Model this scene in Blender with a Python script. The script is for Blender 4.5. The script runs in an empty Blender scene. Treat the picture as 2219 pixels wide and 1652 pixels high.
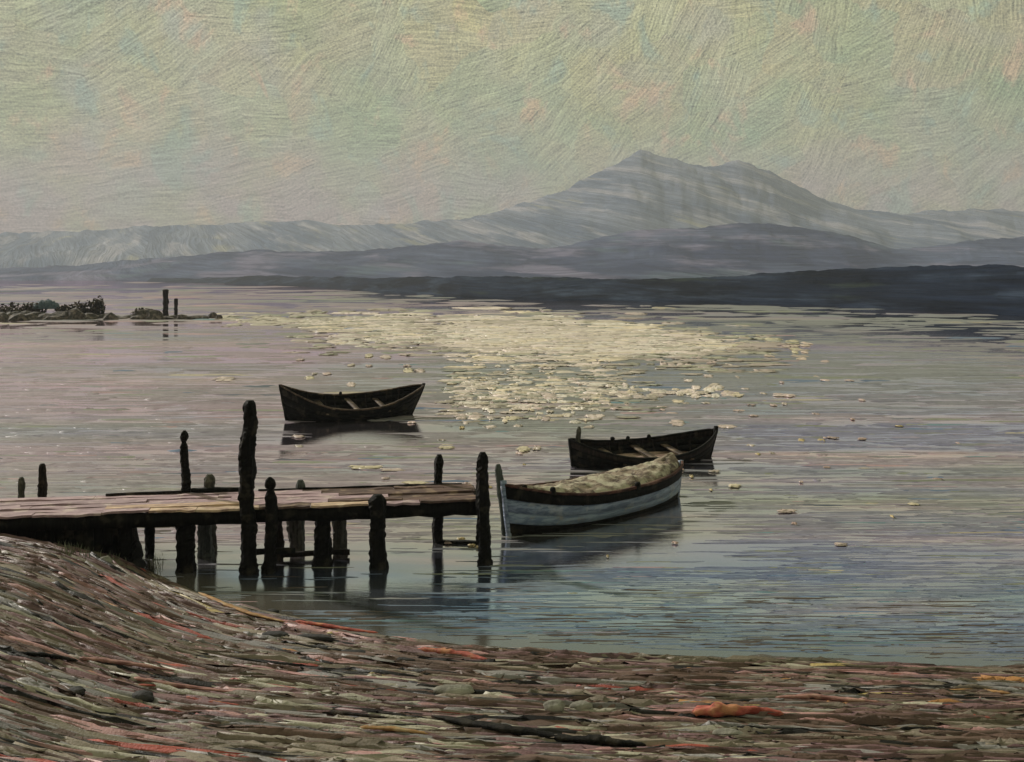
import bpy, bmesh, math, random
import numpy as np
from mathutils import Vector, Matrix, Euler

random.seed(7)
rng = np.random.default_rng(7)
S = bpy.context.scene
COL = S.collection

# ------------------------------------------------------------------ camera
H, F, CX, YH = 6.0, 2379.0, 1109.5, 595.0      # eye height, focal length, centre column and horizon row of a 2219 x 1652 view
cam_d = bpy.data.cameras.new('camera')
cam = bpy.data.objects.new('camera', cam_d); COL.objects.link(cam)
cam.location = (0, 0, H); cam.rotation_euler = (math.radians(90), 0, 0)
cam_d.sensor_width = 36.0; cam_d.lens = 36.0 * F / 2219.0
cam_d.shift_y = -(826.0 - YH) / 2219.0
cam_d.clip_start = 0.1; cam_d.clip_end = 20000
S.camera = cam

# ------------------------------------------------------------------ node helper
class NT:
    def __init__(s, tree): s.t = tree; s.n = tree.nodes; s.l = tree.links
    def put(s, sock, v):
        if v is None: return
        if isinstance(v, bpy.types.NodeSocket): s.l.new(v, sock)
        else:
            try: sock.default_value = v
            except Exception:
                sock.default_value = (*v, 1.0) if len(v) == 3 else v
    def node(s, kind, **kw):
        n = s.n.new(kind)
        for k, v in kw.items(): setattr(n, k, v)
        return n
    def math(s, op, a, b=None, c=None, clamp=False):
        n = s.node('ShaderNodeMath', operation=op, use_clamp=clamp)
        s.put(n.inputs[0], a); s.put(n.inputs[1], b); s.put(n.inputs[2], c)
        return n.outputs[0]
    def vmath(s, op, a, b=None):
        n = s.node('ShaderNodeVectorMath', operation=op)
        s.put(n.inputs[0], a); s.put(n.inputs[1], b)
        return n.outputs[0]
    def noise(s, vec, scale=1.0, detail=4, rough=0.5, dist=0.0, color=False):
        n = s.node('ShaderNodeTexNoise', noise_dimensions='3D')
        s.put(n.inputs['Vector'], vec); s.put(n.inputs['Scale'], scale); s.put(n.inputs['Detail'], detail)
        s.put(n.inputs['Roughness'], rough); s.put(n.inputs['Distortion'], dist)
        return n.outputs['Color'] if color else n.outputs['Fac']
    def scale(s, vec, sc, loc=(0, 0, 0), rot=(0, 0, 0)):
        n = s.node('ShaderNodeMapping')
        s.put(n.inputs['Vector'], vec); n.inputs['Scale'].default_value = sc
        n.inputs['Location'].default_value = loc; n.inputs['Rotation'].default_value = rot
        return n.outputs[0]
    def remap(s, v, a, b, c=0.0, d=1.0, smooth=True):
        n = s.node('ShaderNodeMapRange', interpolation_type='SMOOTHSTEP' if smooth else 'LINEAR', clamp=True)
        s.put(n.inputs[0], v); n.inputs[1].default_value = a; n.inputs[2].default_value = b
        n.inputs[3].default_value = c; n.inputs[4].default_value = d
        return n.outputs[0]
    def mix(s, f, a, b, blend='MIX'):
        n = s.node('ShaderNodeMix', data_type='RGBA', blend_type=blend)
        s.put(n.inputs[0], f); s.put(n.inputs[6], a); s.put(n.inputs[7], b)
        return n.outputs[2]
    def ramp(s, v, stops):
        n = s.node('ShaderNodeValToRGB'); r = n.color_ramp
        while len(r.elements) < len(stops): r.elements.new(0.5)
        for e, (p, c) in zip(r.elements, stops): e.position = p; e.color = (*c, 1)
        s.put(n.inputs[0], v); return n.outputs[0]
    def comb(s, x, y, z=0.0):
        n = s.node('ShaderNodeCombineXYZ')
        s.put(n.inputs[0], x); s.put(n.inputs[1], y); s.put(n.inputs[2], z); return n.outputs[0]
    def sep(s, v):
        n = s.node('ShaderNodeSeparateXYZ'); s.put(n.inputs[0], v); return n.outputs
    def brush(s, P, angle0, spread, cell=1.0, warp=0.45, thin=14.0, seed=0.0, along=1.1):
        """broad strokes: cells of a warped pattern, each combed with fine bristle lines in its own direction"""
        P = s.vmath('ADD', P, (seed, seed * 1.7, 0))
        w = s.vmath('SUBTRACT', s.noise(P, 1.3 * cell, 2, 0.5, color=True), (0.5, 0.5, 0.5))
        w = s.vmath('MULTIPLY', w, (warp / cell, warp / cell, 0))
        Q = s.vmath('ADD', P, w)
        v = s.node('ShaderNodeTexVoronoi', voronoi_dimensions='2D', feature='F1')
        s.put(v.inputs['Vector'], Q); v.inputs['Scale'].default_value = cell
        r = s.sep(v.outputs['Color'])
        if callable(angle0): angle0, spread = angle0(s.vmath('SUBTRACT', v.outputs['Position'], (seed, seed * 1.7, 0)))
        ang = s.math('ADD', angle0, s.math('MULTIPLY', s.math('SUBTRACT', r[0], 0.5), spread))
        rot = s.node('ShaderNodeVectorRotate', rotation_type='Z_AXIS')
        s.put(rot.inputs['Vector'], s.vmath('ADD', P, s.vmath('MULTIPLY', w, (0.13, 0.13, 0)))); s.put(rot.inputs['Center'], (0, 0, 0)); s.put(rot.inputs['Angle'], s.math('MULTIPLY', ang, -1.0))
        R = s.scale(rot.outputs[0], (along * cell, thin * cell, 1))
        h = s.noise(R, 1.0, 4.0, 0.68)
        return h, v.outputs['Color'], v.outputs['Distance']

# ------------------------------------------------------------------ world: hazy dawn sky with combed cloud
SUN_EL, SUN_AZ = math.radians(31.0), math.radians(-50.0)     # azimuth measured from +Y (view direction) towards +X
world = bpy.data.worlds.new('World'); S.world = world; world.use_nodes = True
W = NT(world.node_tree); W.n.clear()
sky = W.node('ShaderNodeTexSky', sky_type='NISHITA')
sky.sun_disc = False; sky.sun_elevation = SUN_EL; sky.sun_rotation = SUN_AZ
sky.air_density = 1.0; sky.dust_density = 2.5
tc = W.node('ShaderNodeTexCoord')
dx, dy, dz = W.sep(tc.outputs['Generated'])[:3]
az = W.math('ARCTAN2', dx, dy)
el = W.math('ARCSINE', dz)
P = W.comb(W.math('MULTIPLY', az, 17.0), W.math('MULTIPLY', el, 17.0), 0.0)
def stroke_dir(pos):
    """lower left: level strokes; upper right: slanting, crossing ones"""
    x, y = W.sep(pos)[:2]
    up = W.remap(W.math('DIVIDE', y, 17.0), 0.06, 0.22); rt = W.remap(W.math('DIVIDE', x, 17.0), -0.35, 0.12)
    dg = W.math('MAXIMUM', W.math('MULTIPLY', up, W.math('ADD', 0.35, W.math('MULTIPLY', rt, 0.65))), W.math('MULTIPLY', rt, 0.55))
    return W.math('ADD', 0.10, W.math('MULTIPLY', dg, 0.75)), W.math('ADD', 0.25, W.math('MULTIPLY', dg, 1.9))
up = W.remap(el, 0.06, 0.22)
rt = W.remap(az, -0.35, 0.12)
diag = W.math('MAXIMUM', W.math('MULTIPLY', up, W.math('ADD', 0.35, W.math('MULTIPLY', rt, 0.65))), W.math('MULTIPLY', rt, 0.55))
h1, c1, d1 = W.brush(P, stroke_dir, None, warp=0.9, cell=1.25, thin=27, seed=3.1)
h2, c2, d2 = W.brush(P, stroke_dir, None, warp=0.9, cell=2.2, thin=13, seed=11.3)
cr1 = W.sep(c1); cr2 = W.sep(c2)
n1 = W.noise(P, 0.55, 3, 0.55)
n2 = W.noise(W.vmath('ADD', P, (31, 7, 0)), 0.5, 3, 0.55)
n3 = W.noise(W.vmath('ADD', P, (-17, 23, 0)), 0.9, 3, 0.55)
sage, mint = (0.385, 0.41, 0.262), (0.30, 0.40, 0.275)
cream, pink, lilac = (0.58, 0.53, 0.34), (0.49, 0.395, 0.345), (0.35, 0.37, 0.40)
colr = W.mix(W.remap(n1, 0.40, 0.62), sage, (0.455, 0.455, 0.315))
colr = W.mix(W.math('MULTIPLY', W.remap(n2, 0.48, 0.66), W.math('MULTIPLY', rt, 0.75)), colr, mint)
low_left = W.math('MULTIPLY', W.remap(az, 0.12, -0.2), W.remap(el, 0.20, 0.06))
colr = W.mix(W.math('MULTIPLY', W.remap(n3, 0.42, 0.66), W.math('ADD', 0.22, W.math('MULTIPLY', low_left, 0.55))), colr, pink)
colr = W.mix(W.math('MULTIPLY', W.remap(n2, 0.45, 0.34), 0.30), colr, lilac)
colr = W.mix(W.math('MULTIPLY', W.remap(el, 0.13, 0.05), W.remap(n3, 0.36, 0.56, 0.35, 0.9)), colr, (0.46, 0.385, 0.375))
# brighter, creamier where the sun stands through the cloud
ex = W.math('SUBTRACT', az, 0.07); ey = W.math('SUBTRACT', el, 0.27)
rr = W.math('ADD', W.math('POWER', W.math('MULTIPLY', ex, 5.2), 2.0), W.math('POWER', W.math('MULTIPLY', ey, 7.0), 2.0))
glow = W.math('POWER', 2.718, W.math('MULTIPLY', rr, -1.0))
colr = W.mix(W.math('MULTIPLY', glow, W.remap(cr1[1], 0.1, 0.9, 0.35, 0.85)), colr, cream)
# single strokes tinted apart from their neighbours
tint = W.ramp(cr1[2], [(0.0, (0.88, 1.05, 0.98)), (0.35, (1.0, 1.0, 0.96)), (0.62, (1.05, 1.04, 0.92)), (0.85, (1.12, 0.98, 0.90)), (1.0, (0.99, 0.98, 1.06))])
colr = W.mix(W.math('ADD', 0.25, W.math('MULTIPLY', diag, 0.30)), colr, tint, 'MULTIPLY')
n4 = W.noise(W.scale(P, (1.1, 0.8, 1), (3, 41, 0), (0, 0, 0.5)), 1.4, 4, 0.6, 0.4)
colr = W.mix(W.math('MULTIPLY', W.remap(n4, 0.56, 0.68), 0.75), colr, (0.62, 0.46, 0.33))
colr = W.mix(W.math('MULTIPLY', W.remap(n4, 0.44, 0.33), 0.55), colr, (0.30, 0.40, 0.33))
tint2 = W.ramp(cr2[1], [(0.0, (0.96, 0.97, 1.0)), (0.5, (1.0, 1.0, 1.0)), (1.0, (1.05, 1.03, 0.97))])
colr = W.mix(0.7, colr, tint2, 'MULTIPLY')
hb = W.math('ADD', W.math('MULTIPLY', W.math('SUBTRACT', h1, 0.5), 1.9), W.math('MULTIPLY', W.math('SUBTRACT', h2, 0.5), 1.1))
grain = W.noise(W.scale(P, (30, 34, 1)), 1.0, 2, 0.6)
hb = W.math('ADD', hb, W.math('MULTIPLY', W.math('SUBTRACT', grain, 0.5), 1.5))
lum = W.math('ADD', 0.98, W.math('MULTIPLY', hb, 1.25))
hs = W.node('ShaderNodeHueSaturation'); hs.inputs['Saturation'].default_value = 1.22; W.put(hs.inputs['Color'], colr); colr = hs.outputs[0]
colv = W.vmath('MULTIPLY', colr, W.comb(lum, lum, lum))
edge = W.remap(W.math('ABSOLUTE', az), 0.30, 0.9, 1.0, 0.80)      # the light falls off away from the sun
colv = W.vmath('MULTIPLY', colv, W.comb(edge, edge, edge))
b1 = W.node('ShaderNodeBackground'); W.put(b1.inputs[0], sky.outputs[0]); b1.inputs[1].default_value = 0.05
b2 = W.node('ShaderNodeBackground'); W.put(b2.inputs[0], colv); b2.inputs[1].default_value = 1.0
mx = W.node('ShaderNodeMixShader'); mx.inputs[0].default_value = 0.92
W.l.new(b1.outputs[0], mx.inputs[1]); W.l.new(b2.outputs[0], mx.inputs[2])
wo = W.node('ShaderNodeOutputWorld'); W.l.new(mx.outputs[0], wo.inputs[0])

sun_d = bpy.data.lights.new('sun', 'SUN'); sun = bpy.data.objects.new('sun', sun_d); COL.objects.link(sun)
sun_d.energy = 3.2; sun_d.angle = math.radians(4); sun_d.color = (1.0, 0.94, 0.84)
sv = Vector((math.sin(SUN_AZ) * math.cos(SUN_EL), math.cos(SUN_AZ) * math.cos(SUN_EL), math.sin(SUN_EL)))
sun.rotation_euler = sv.to_track_quat('Z', 'Y').to_euler()

S.view_settings.view_transform = 'Standard'; S.view_settings.look = 'None'
S.view_settings.gamma = 1.0; S.view_settings.exposure = 0.0
S.view_settings.use_curve_mapping = False
S.cycles.max_bounces = 5; S.cycles.diffuse_bounces = 2; S.cycles.glossy_bounces = 3
S.cycles.volume_bounces = 0; S.cycles.transparent_max_bounces = 8
S.cycles.use_adaptive_sampling = True

# ------------------------------------------------------------------ general helpers
def at(px, py, z=0.0):
    d = (H - z) * F / (py - YH)
    return Vector(((px - CX) * d / F, d, z))

def tag(o, label=None, cat=None, group=None, kind=None):
    if label: o['label'] = label
    if cat: o['category'] = cat
    if group: o['group'] = group
    if kind: o['kind'] = kind
    return o

def empty(name, loc, label, cat, group=None, rz=0):
    o = bpy.data.objects.new(name, None); COL.objects.link(o)
    o.location = loc; o.rotation_euler = (0, 0, rz); o.empty_display_size = 0.3
    return tag(o, label, cat, group)

def mesh_obj(name, verts, faces, mat, parent=None, smooth=True, loc=None, colors=None, uv=None):
    me = bpy.data.meshes.new(name)
    me.from_pydata([tuple(v) for v in verts] if not isinstance(verts, np.ndarray) else verts.tolist(), [], faces if not isinstance(faces, np.ndarray) else faces.tolist())
    if smooth: me.polygons.foreach_set('use_smooth', [True] * len(me.polygons))
    me.materials.append(mat)
    if colors is not None:
        a = me.color_attributes.new('pigment', 'FLOAT_COLOR', 'POINT')
        a.data.foreach_set('color', np.c_[colors, np.ones(len(colors))].astype(np.float32).ravel())
    me.update()
    o = bpy.data.objects.new(name, me); COL.objects.link(o)
    if parent: o.parent = parent
    if loc is not None: o.location = loc
    return o

def hash2(ix, iy, seed):
    n = (ix.astype(np.int64) * 374761393 + iy.astype(np.int64) * 668265263 + seed * 1442695041) & 0x7fffffff
    n = ((n ^ (n >> 13)) * 1274126177) & 0x7fffffff
    return ((n ^ (n >> 16)) & 0xffff) / 65535.0

def vnoise(x, y, seed=0):
    x = np.asarray(x, float); y = np.asarray(y, float)
    ix, iy = np.floor(x), np.floor(y); fx, fy = x - ix, y - iy
    fx = fx * fx * (3 - 2 * fx); fy = fy * fy * (3 - 2 * fy)
    a, b = hash2(ix, iy, seed), hash2(ix + 1, iy, seed)
    c, d = hash2(ix, iy + 1, seed), hash2(ix + 1, iy + 1, seed)
    return (a * (1 - fx) + b * fx) * (1 - fy) + (c * (1 - fx) + d * fx) * fy

def fbm(x, y, oct=4, seed=0, gain=0.5):
    t, a, s = 0, 1, 0
    for k in range(oct):
        t = t + a * (vnoise(x * 2 ** k + 17.3 * k, y * 2 ** k - 9.1 * k, seed + k) - 0.5); s += a; a *= gain
    return t / s * 2

# ------------------------------------------------------------------ materials
def new_mat(name):
    m = bpy.data.materials.new(name); m.use_nodes = True
    t = NT(m.node_tree); t.n.clear()
    bs = t.node('ShaderNodeBsdfPrincipled'); o = t.node('ShaderNodeOutputMaterial')
    t.l.new(bs.outputs[0], o.inputs[0])
    return m, t, bs, o

def bump(t, bs, h, strength=1.0, dist=0.01):
    b = t.node('ShaderNodeBump'); b.inputs['Strength'].default_value = strength; b.inputs['Distance'].default_value = dist
    t.put(b.inputs['Height'], h); t.l.new(b.outputs[0], bs.inputs['Normal'])
    return b

def wood(name, dark, mid, pale, stretch=(9, 9, 0.8), amount=0.5, rough=0.7, bd=0.02, coords='Object', spec=0.3):
    m, t, bs, o = new_mat(name)
    tc = t.node('ShaderNodeTexCoord')
    v = t.scale(tc.outputs[coords], stretch)
    info = t.node('ShaderNodeObjectInfo')
    v = t.vmath('ADD', v, t.comb(t.math('MULTIPLY', info.outputs['Random'], 37.0), 0, 0))
    n = t.noise(v, 1.6, 6, 0.65, 0.5); n2 = t.noise(tc.outputs[coords], 3.0, 3, 0.6)
    c = t.mix(t.remap(n, 0.38, 0.62), dark, mid)
    c = t.mix(t.math('MULTIPLY', t.remap(n2, 0.52, 0.68), amount), c, pale)
    c = t.mix(0.5, c, t.ramp(info.outputs['Random'], [(0, (0.8, 0.8, 0.8)), (1, (1.15, 1.1, 1.1))]), 'MULTIPLY')
    t.put(bs.inputs['Base Color'], c); bs.inputs['Roughness'].default_value = rough
    bs.inputs['Specular IOR Level'].default_value = spec
    hh = t.math('ADD', n, t.math('MULTIPLY', n2, 0.8))
    bump(t, bs, hh, 0.9, bd)
    return m

M = {}
M['tar'] = wood('tarred_wood', (0.002, 0.002, 0.002), (0.009, 0.008, 0.007), (0.06, 0.052, 0.038), amount=0.55, spec=0.15)  # near-black wood; the posts' backlit silhouette is put into this colour
M['tar_brown'] = wood('brown_tarred_wood', (0.010, 0.008, 0.007), (0.03, 0.022, 0.018), (0.09, 0.07, 0.05), amount=0.6, spec=0.15)
M['grey_wood'] = wood('weathered_wood', (0.045, 0.045, 0.036), (0.12, 0.115, 0.09), (0.24, 0.23, 0.18), amount=0.7)
M['slate_wood'] = wood('slate_wood', (0.03, 0.038, 0.036), (0.09, 0.105, 0.095), (0.16, 0.18, 0.16), amount=0.7)
M['deck_pink'] = wood('rose_deck_board', (0.32, 0.22, 0.25), (0.58, 0.42, 0.46), (0.78, 0.66, 0.60), stretch=(1.2, 9, 9), amount=0.6)
M['deck_brown'] = wood('brown_deck_board', (0.07, 0.042, 0.038), (0.19, 0.12, 0.10), (0.42, 0.31, 0.21), stretch=(1.2, 9, 9), amount=0.55)
M['deck_ochre'] = wood('ochre_deck_board', (0.34, 0.22, 0.19), (0.78, 0.58, 0.40), (0.90, 0.76, 0.58), stretch=(1.2, 9, 9), amount=0.6)  # ochre boards; the deck's golden highlights are put into their colour
M['blue_paint'] = wood('faded_blue_paint', (0.12, 0.16, 0.25), (0.30, 0.37, 0.50), (0.56, 0.58, 0.62), stretch=(0.9, 4, 9), amount=0.45, rough=0.45)
M['blue_pale'] = wood('pale_blue_paint', (0.17, 0.23, 0.34), (0.34, 0.42, 0.53), (0.46, 0.40, 0.28), stretch=(0.8, 4, 9), amount=0.5, rough=0.45)
M['boat_inside'] = wood('boat_inside_wood', (0.14, 0.09, 0.07), (0.42, 0.30, 0.24), (0.66, 0.52, 0.42), stretch=(1.2, 5, 9), amount=0.7)
M['rail_brown'] = wood('rail_wood', (0.03, 0.02, 0.015), (0.12, 0.08, 0.055), (0.36, 0.28, 0.19), stretch=(1.5, 6, 6), amount=0.6)
M['rail_red'] = wood('red_rail_paint', (0.03, 0.012, 0.010), (0.11, 0.04, 0.032), (0.3, 0.2, 0.15), stretch=(1.5, 6, 6), amount=0.5)
M['blue_cloth'] = wood('blue_cloth', (0.05, 0.08, 0.10), (0.10, 0.15, 0.19), (0.2, 0.22, 0.22), stretch=(3, 3, 3))

def rock_mat(name, a, b, c):
    m, t, bs, o = new_mat(name)
    tc = t.node('ShaderNodeTexCoord'); v = tc.outputs['Object']
    n = t.noise(v, 5, 6, 0.65); n2 = t.noise(v, 1.7, 3, 0.5)
    k = t.mix(t.remap(n, 0.38, 0.62), a, b); k = t.mix(t.remap(n2, 0.5, 0.65), k, c)
    t.put(bs.inputs['Base Color'], k); bs.inputs['Roughness'].default_value = 0.8
    bump(t, bs, n, 0.8, 0.04)
    return m
M['dark_stone'] = rock_mat('dark_stone', (0.010, 0.010, 0.011), (0.030, 0.028, 0.030), (0.06, 0.055, 0.05))
M['bank_stone'] = rock_mat('mossy_black_stone', (0.003, 0.003, 0.003), (0.007, 0.007, 0.006), (0.015, 0.014, 0.011))  # shadow under the deck is put into this near-black stone colour
M['pale_stone'] = rock_mat('pale_stone', (0.16, 0.15, 0.12), (0.33, 0.32, 0.27), (0.45, 0.43, 0.36))
M['far_stone'] = rock_mat('breakwater_stone', (0.03, 0.026, 0.022), (0.10, 0.082, 0.066), (0.20, 0.16, 0.13))

def pigment_mat(name, rough=0.55, spec=0.4, bd=0.012, sc=30.0):
    m, t, bs, o = new_mat(name)
    a = t.node('ShaderNodeAttribute', attribute_name='pigment')
    tc = t.node('ShaderNodeTexCoord'); n = t.noise(tc.outputs['Object'], sc, 3, 0.6)
    c = t.mix(0.6, a.outputs['Color'], t.ramp(n, [(0.3, (0.75, 0.75, 0.75)), (0.7, (1.2, 1.2, 1.2))]), 'MULTIPLY')
    t.put(bs.inputs['Base Color'], c); bs.inputs['Roughness'].default_value = rough
    bs.inputs['Specular IOR Level'].default_value = spec
    bump(t, bs, n, 0.7, bd)
    return m
M['shingle'] = pigment_mat('shingle', 0.5, 0.4)
M['foam'] = pigment_mat('foam', 0.45, 0.6, 0.12, 1.6)  # pigment of the painted sun glints

# ------------------------------------------------------------------ beach and lake bed: one sheet
SX = np.array([-4000, -40, -14, -12, -10, -8, -6.6, -5.4, -4.1, -2.6, -0.8, 1.6, 4.2, 7.8, 14, 40, 4000.])
SY = np.array([400, 32, 25.6, 24.9, 24.1, 22.7, 21.2, 20.1, 19.3, 18.5, 17.85, 17.45, 17.2, 16.8, 16.2, 15, -200.])
def shore_y(x): return np.interp(x, SX, SY)
def sm(a, b, x): t = np.clip((x - a) / (b - a), 0, 1); return t * t * (3 - 2 * t)
def flow_y(x, y):
    e = np.maximum(shore_y(x) - y, 0)
    return y - (shore_y(x) - 17.2) * np.exp(-e / 4.5)
def ground(x, y, fine=True):
    x = np.asarray(x, float); y = np.asarray(y, float)
    e = shore_y(x) - y + 0.35 * fbm(x * 0.45, y * 0.2, 3, 3) + 0.16 * fbm(x * 2.5, y * 1.2, 3, 4)
    ep = np.maximum(e, 0); en = np.maximum(-e, 0)
    right = 0.075 * ep
    left = 1.40 * (1 - np.exp(-ep * 0.36))
    wl = 1 - sm(-9.6, -4.0, x)
    z = right * (1 - wl) + left * wl - np.minimum(en * 0.10, 2.5)
    z = z + 0.30 * np.maximum(0, 12 - y) * (1 - 0.25 * wl) * (y > -2) + 4.2 * (y <= -2) * (1 - 0.25 * wl)
    z = z + sm(30, 300, np.abs(x)) * 6 * (ep > 8)
    if fine:
        q = flow_y(x, y)
        a = sm(-0.2, 0.5, e)
        r = fbm(x * 0.9 + 0.3 * q, q * 5.5, 4, 21)
        r2 = 1 - np.abs(fbm(x * 0.7 + 5, q * 3.0 + 0.5 * fbm(x, q, 2, 5), 3, 33)) * 2
        z = z + a * (0.045 * r + 0.035 * r2 + 0.016 * fbm(x * 7, q * 22, 3, 45)) + 0.03 * a * fbm(x * 1.5, q * 1.5, 3, 8)
    return z, e

def axis(a, b, step, lo, hi, grow=1.25):
    c = list(np.arange(a, b + 1e-6, step)); s = step; v = c[0]; pre = []
    while v > lo: s *= grow; v -= s; pre.append(max(v, lo))
    s = step; v = c[-1]; post = []
    while v < hi: s *= grow; v += s; post.append(min(v, hi))
    return np.array(pre[::-1] + c + post)

def grid_faces(nx, ny):
    i = np.arange(nx - 1)[None, :] + nx * np.arange(ny - 1)[:, None]
    return np.stack([i, i + 1, i + nx + 1, i + nx], -1).reshape(-1, 4)

def grid_mesh(name, V, F4, mat, attrs=None):
    me = bpy.data.meshes.new(name)
    me.vertices.add(len(V)); me.vertices.foreach_set('co', V.astype(np.float32).ravel())
    me.loops.add(F4.size); me.loops.foreach_set('vertex_index', F4.astype(np.int32).ravel())
    me.polygons.add(len(F4)); me.polygons.foreach_set('loop_start', (np.arange(len(F4)) * F4.shape[1]).astype(np.int32))
    me.polygons.foreach_set('loop_total', np.full(len(F4), F4.shape[1], np.int32))
    me.update(calc_edges=True); me.validate()
    me.polygons.foreach_set('use_smooth', np.ones(len(me.polygons), bool))
    me.materials.append(mat)
    for k, (typ, arr) in (attrs or {}).items():
        if typ == 'COLOR':
            a = me.color_attributes.new(k, 'FLOAT_COLOR', 'POINT'); a.data.foreach_set('color', np.c_[arr, np.ones(len(arr))].astype(np.float32).ravel())
        elif typ == 'VEC':
            a = me.attributes.new(k, 'FLOAT_VECTOR', 'POINT'); a.data.foreach_set('vector', arr.astype(np.float32).ravel())
        else:
            a = me.attributes.new(k, 'FLOAT', 'POINT'); a.data.foreach_set('value', arr.astype(np.float32))
    o = bpy.data.objects.new(name, me); COL.objects.link(o)
    return o

m, t, bs, out = new_mat('beach')
av = t.node('ShaderNodeAttribute', attribute_name='shore').outputs['Vector']      # x along the shore, y away from it
ex = t.sep(av)
s1 = t.noise(t.scale(av, (0.55, 5.0, 1)), 1.0, 7, 0.68, 0.3)
s2 = t.noise(t.scale(av, (0.9, 9.0, 1), (7, 3, 0)), 1.0, 6, 0.65, 0.2)
s3 = t.noise(t.scale(av, (0.28, 1.6, 1), (2, 9, 0)), 1.0, 4, 0.6)
s4 = t.noise(t.scale(av, (0.7, 4.0, 1), (21, 5, 0)), 1.0, 5, 0.6)
c = t.mix(t.remap(s1, 0.36, 0.62), (0.055, 0.038, 0.032), (0.165, 0.125, 0.095))
c = t.mix(t.remap(s3, 0.48, 0.64, 0, 0.8), c, (0.085, 0.052, 0.050))
c = t.mix(t.remap(s2, 0.56, 0.68, 0, 0.8), c, (0.27, 0.245, 0.19))
c = t.mix(t.remap(s4, 0.64, 0.72, 0, 0.6), c, (0.30, 0.15, 0.125))
c = t.mix(t.remap(s4, 0.36, 0.28, 0, 0.8), c, (0.02, 0.016, 0.015))
wet = t.remap(t.node('ShaderNodeAttribute', attribute_name='dry').outputs['Fac'], 0.0, 0.9, 1.0, 0.0)
c = t.mix(t.math('MULTIPLY', wet, 0.75), c, (0.075, 0.065, 0.045))
t.put(bs.inputs['Base Color'], c); t.put(bs.inputs['Roughness'], t.remap(wet, 0, 1, 0.7, 0.35))
bump(t, bs, t.math('ADD', s1, t.math('MULTIPLY', s2, 0.7)), 1.0, 0.10)
M['beach'] = m

gx = axis(-11.5, 11.0, 0.034, -4000, 4000); gy = axis(9.0, 26.0, 0.036, -600, 60)
X, Y = np.meshgrid(gx, gy)
Z, E = ground(X, Y)
V = np.stack([X, Y, Z], -1).reshape(-1, 3)
shore = np.stack([X, flow_y(X, Y), X * 0], -1).reshape(-1, 3)
beach = grid_mesh('beach', V, grid_faces(len(gx), len(gy)), M['beach'], {'shore': ('VEC', shore), 'dry': ('FLOAT', E.ravel())})
tag(beach, kind='structure')

# ------------------------------------------------------------------ water
def water_tint(x, y):
    """colour of the lake body: rosy silt towards the left, green grey off the middle, blue violet to the right, teal over the near shelf"""
    x = np.asarray(x, float); y = np.maximum(np.asarray(y, float), 12.0)
    la, ld = x / y, np.log(y)
    n1, n2, n3 = fbm(la * 3.5 + 2, ld * 8, 4, 201), fbm(la * 3 - 7, ld * 11, 4, 211), fbm(la * 2.5 + 9, ld * 15, 4, 221)
    def L(a, b, f): f = np.clip(f, 0, 1)[..., None]; return a * (1 - f) + b * f
    c = np.ones(x.shape + (3,)) * np.array((0.242, 0.246, 0.240))
    c = L(c, np.array((0.330, 0.255, 0.300)), np.clip(-la * 2.6 + 0.15, 0, 0.75) + n1 * 1.1)
    c = L(c, np.array((0.240, 0.235, 0.335)), (np.clip(la * 3.2 - 0.1, 0, 0.75) + n2 * 1.0) * np.clip((70 - y) / 30, 0.25, 1))
    c = L(c, np.array((0.43, 0.33, 0.34)), n3 * 1.8 - 0.35)
    nr = np.clip((25.0 - y) / 5.5, 0, 1)
    c = L(c, np.array((0.135, 0.215, 0.31)), nr * (0.8 + 0.8 * n1)); c = L(c, np.array((0.07, 0.13, 0.26)), nr * np.clip(n2 * 3.0 - 0.3, 0, 0.8))
    return c
m, t, bs, out = new_mat('lake_water')
geo = t.node('ShaderNodeNewGeometry'); pos = geo.outputs['Position']
px_, py_, _ = t.sep(pos)[:3]
wv = t.noise(t.scale(pos, (0.05, 0.05, 1)), 1.0, 2, 0.5)
pw = t.vmath('ADD', pos, t.comb(0, t.math('MULTIPLY', wv, 6.0), 0))
k1 = t.noise(t.scale(pw, (0.10, 0.9, 1)), 1.0, 9, 0.72)
k2 = t.noise(t.scale(pw, (0.030, 0.22, 1), (5, 2, 0)), 1.0, 8, 0.66)
k3 = t.noise(t.scale(pw, (0.045, 0.34, 1), (15, 7, 0)), 1.0, 8, 0.68)
k4 = t.noise(t.scale(pw, (0.55, 3.2, 1), (1, 4, 0)), 1.0, 6, 0.65)
c = t.node('ShaderNodeAttribute', attribute_name='tint').outputs['Color']
c = t.mix(t.remap(k2, 0.50, 0.64, 0, 0.45), c, (0.33, 0.26, 0.29)); c = t.mix(t.remap(k3, 0.54, 0.66, 0, 0.45), c, (0.15, 0.18, 0.22))
c = t.mix(t.remap(k1, 0.50, 0.34, 0, 0.35), c, (0.12, 0.14, 0.17))
gtint = t.mix(0.72, (0.92, 0.92, 0.95), t.vmath('MULTIPLY', c, (3.3, 3.3, 3.3)))
c = t.mix(1.0, c, (0.62, 0.62, 0.64), 'MULTIPLY')
dep = t.node('ShaderNodeAttribute', attribute_name='depth').outputs['Fac']
shal = t.remap(t.math('ADD', dep, t.math('MULTIPLY', t.math('SUBTRACT', k4, 0.5), 0.10)), 0.0, 0.26, 1.0, 0.0)
c = t.mix(t.math('MULTIPLY', shal, 0.85), c, (0.12, 0.105, 0.075))
t.put(bs.inputs['Base Color'], c)
bs.inputs['Roughness'].default_value = 0.11; bs.inputs['IOR'].default_value = 1.62
hh = t.math('ADD', t.math('MULTIPLY', k1, 1.0), t.math('MULTIPLY', k4, 0.22))
bb = bump(t, bs, hh, 1.0, 0.008)
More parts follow.
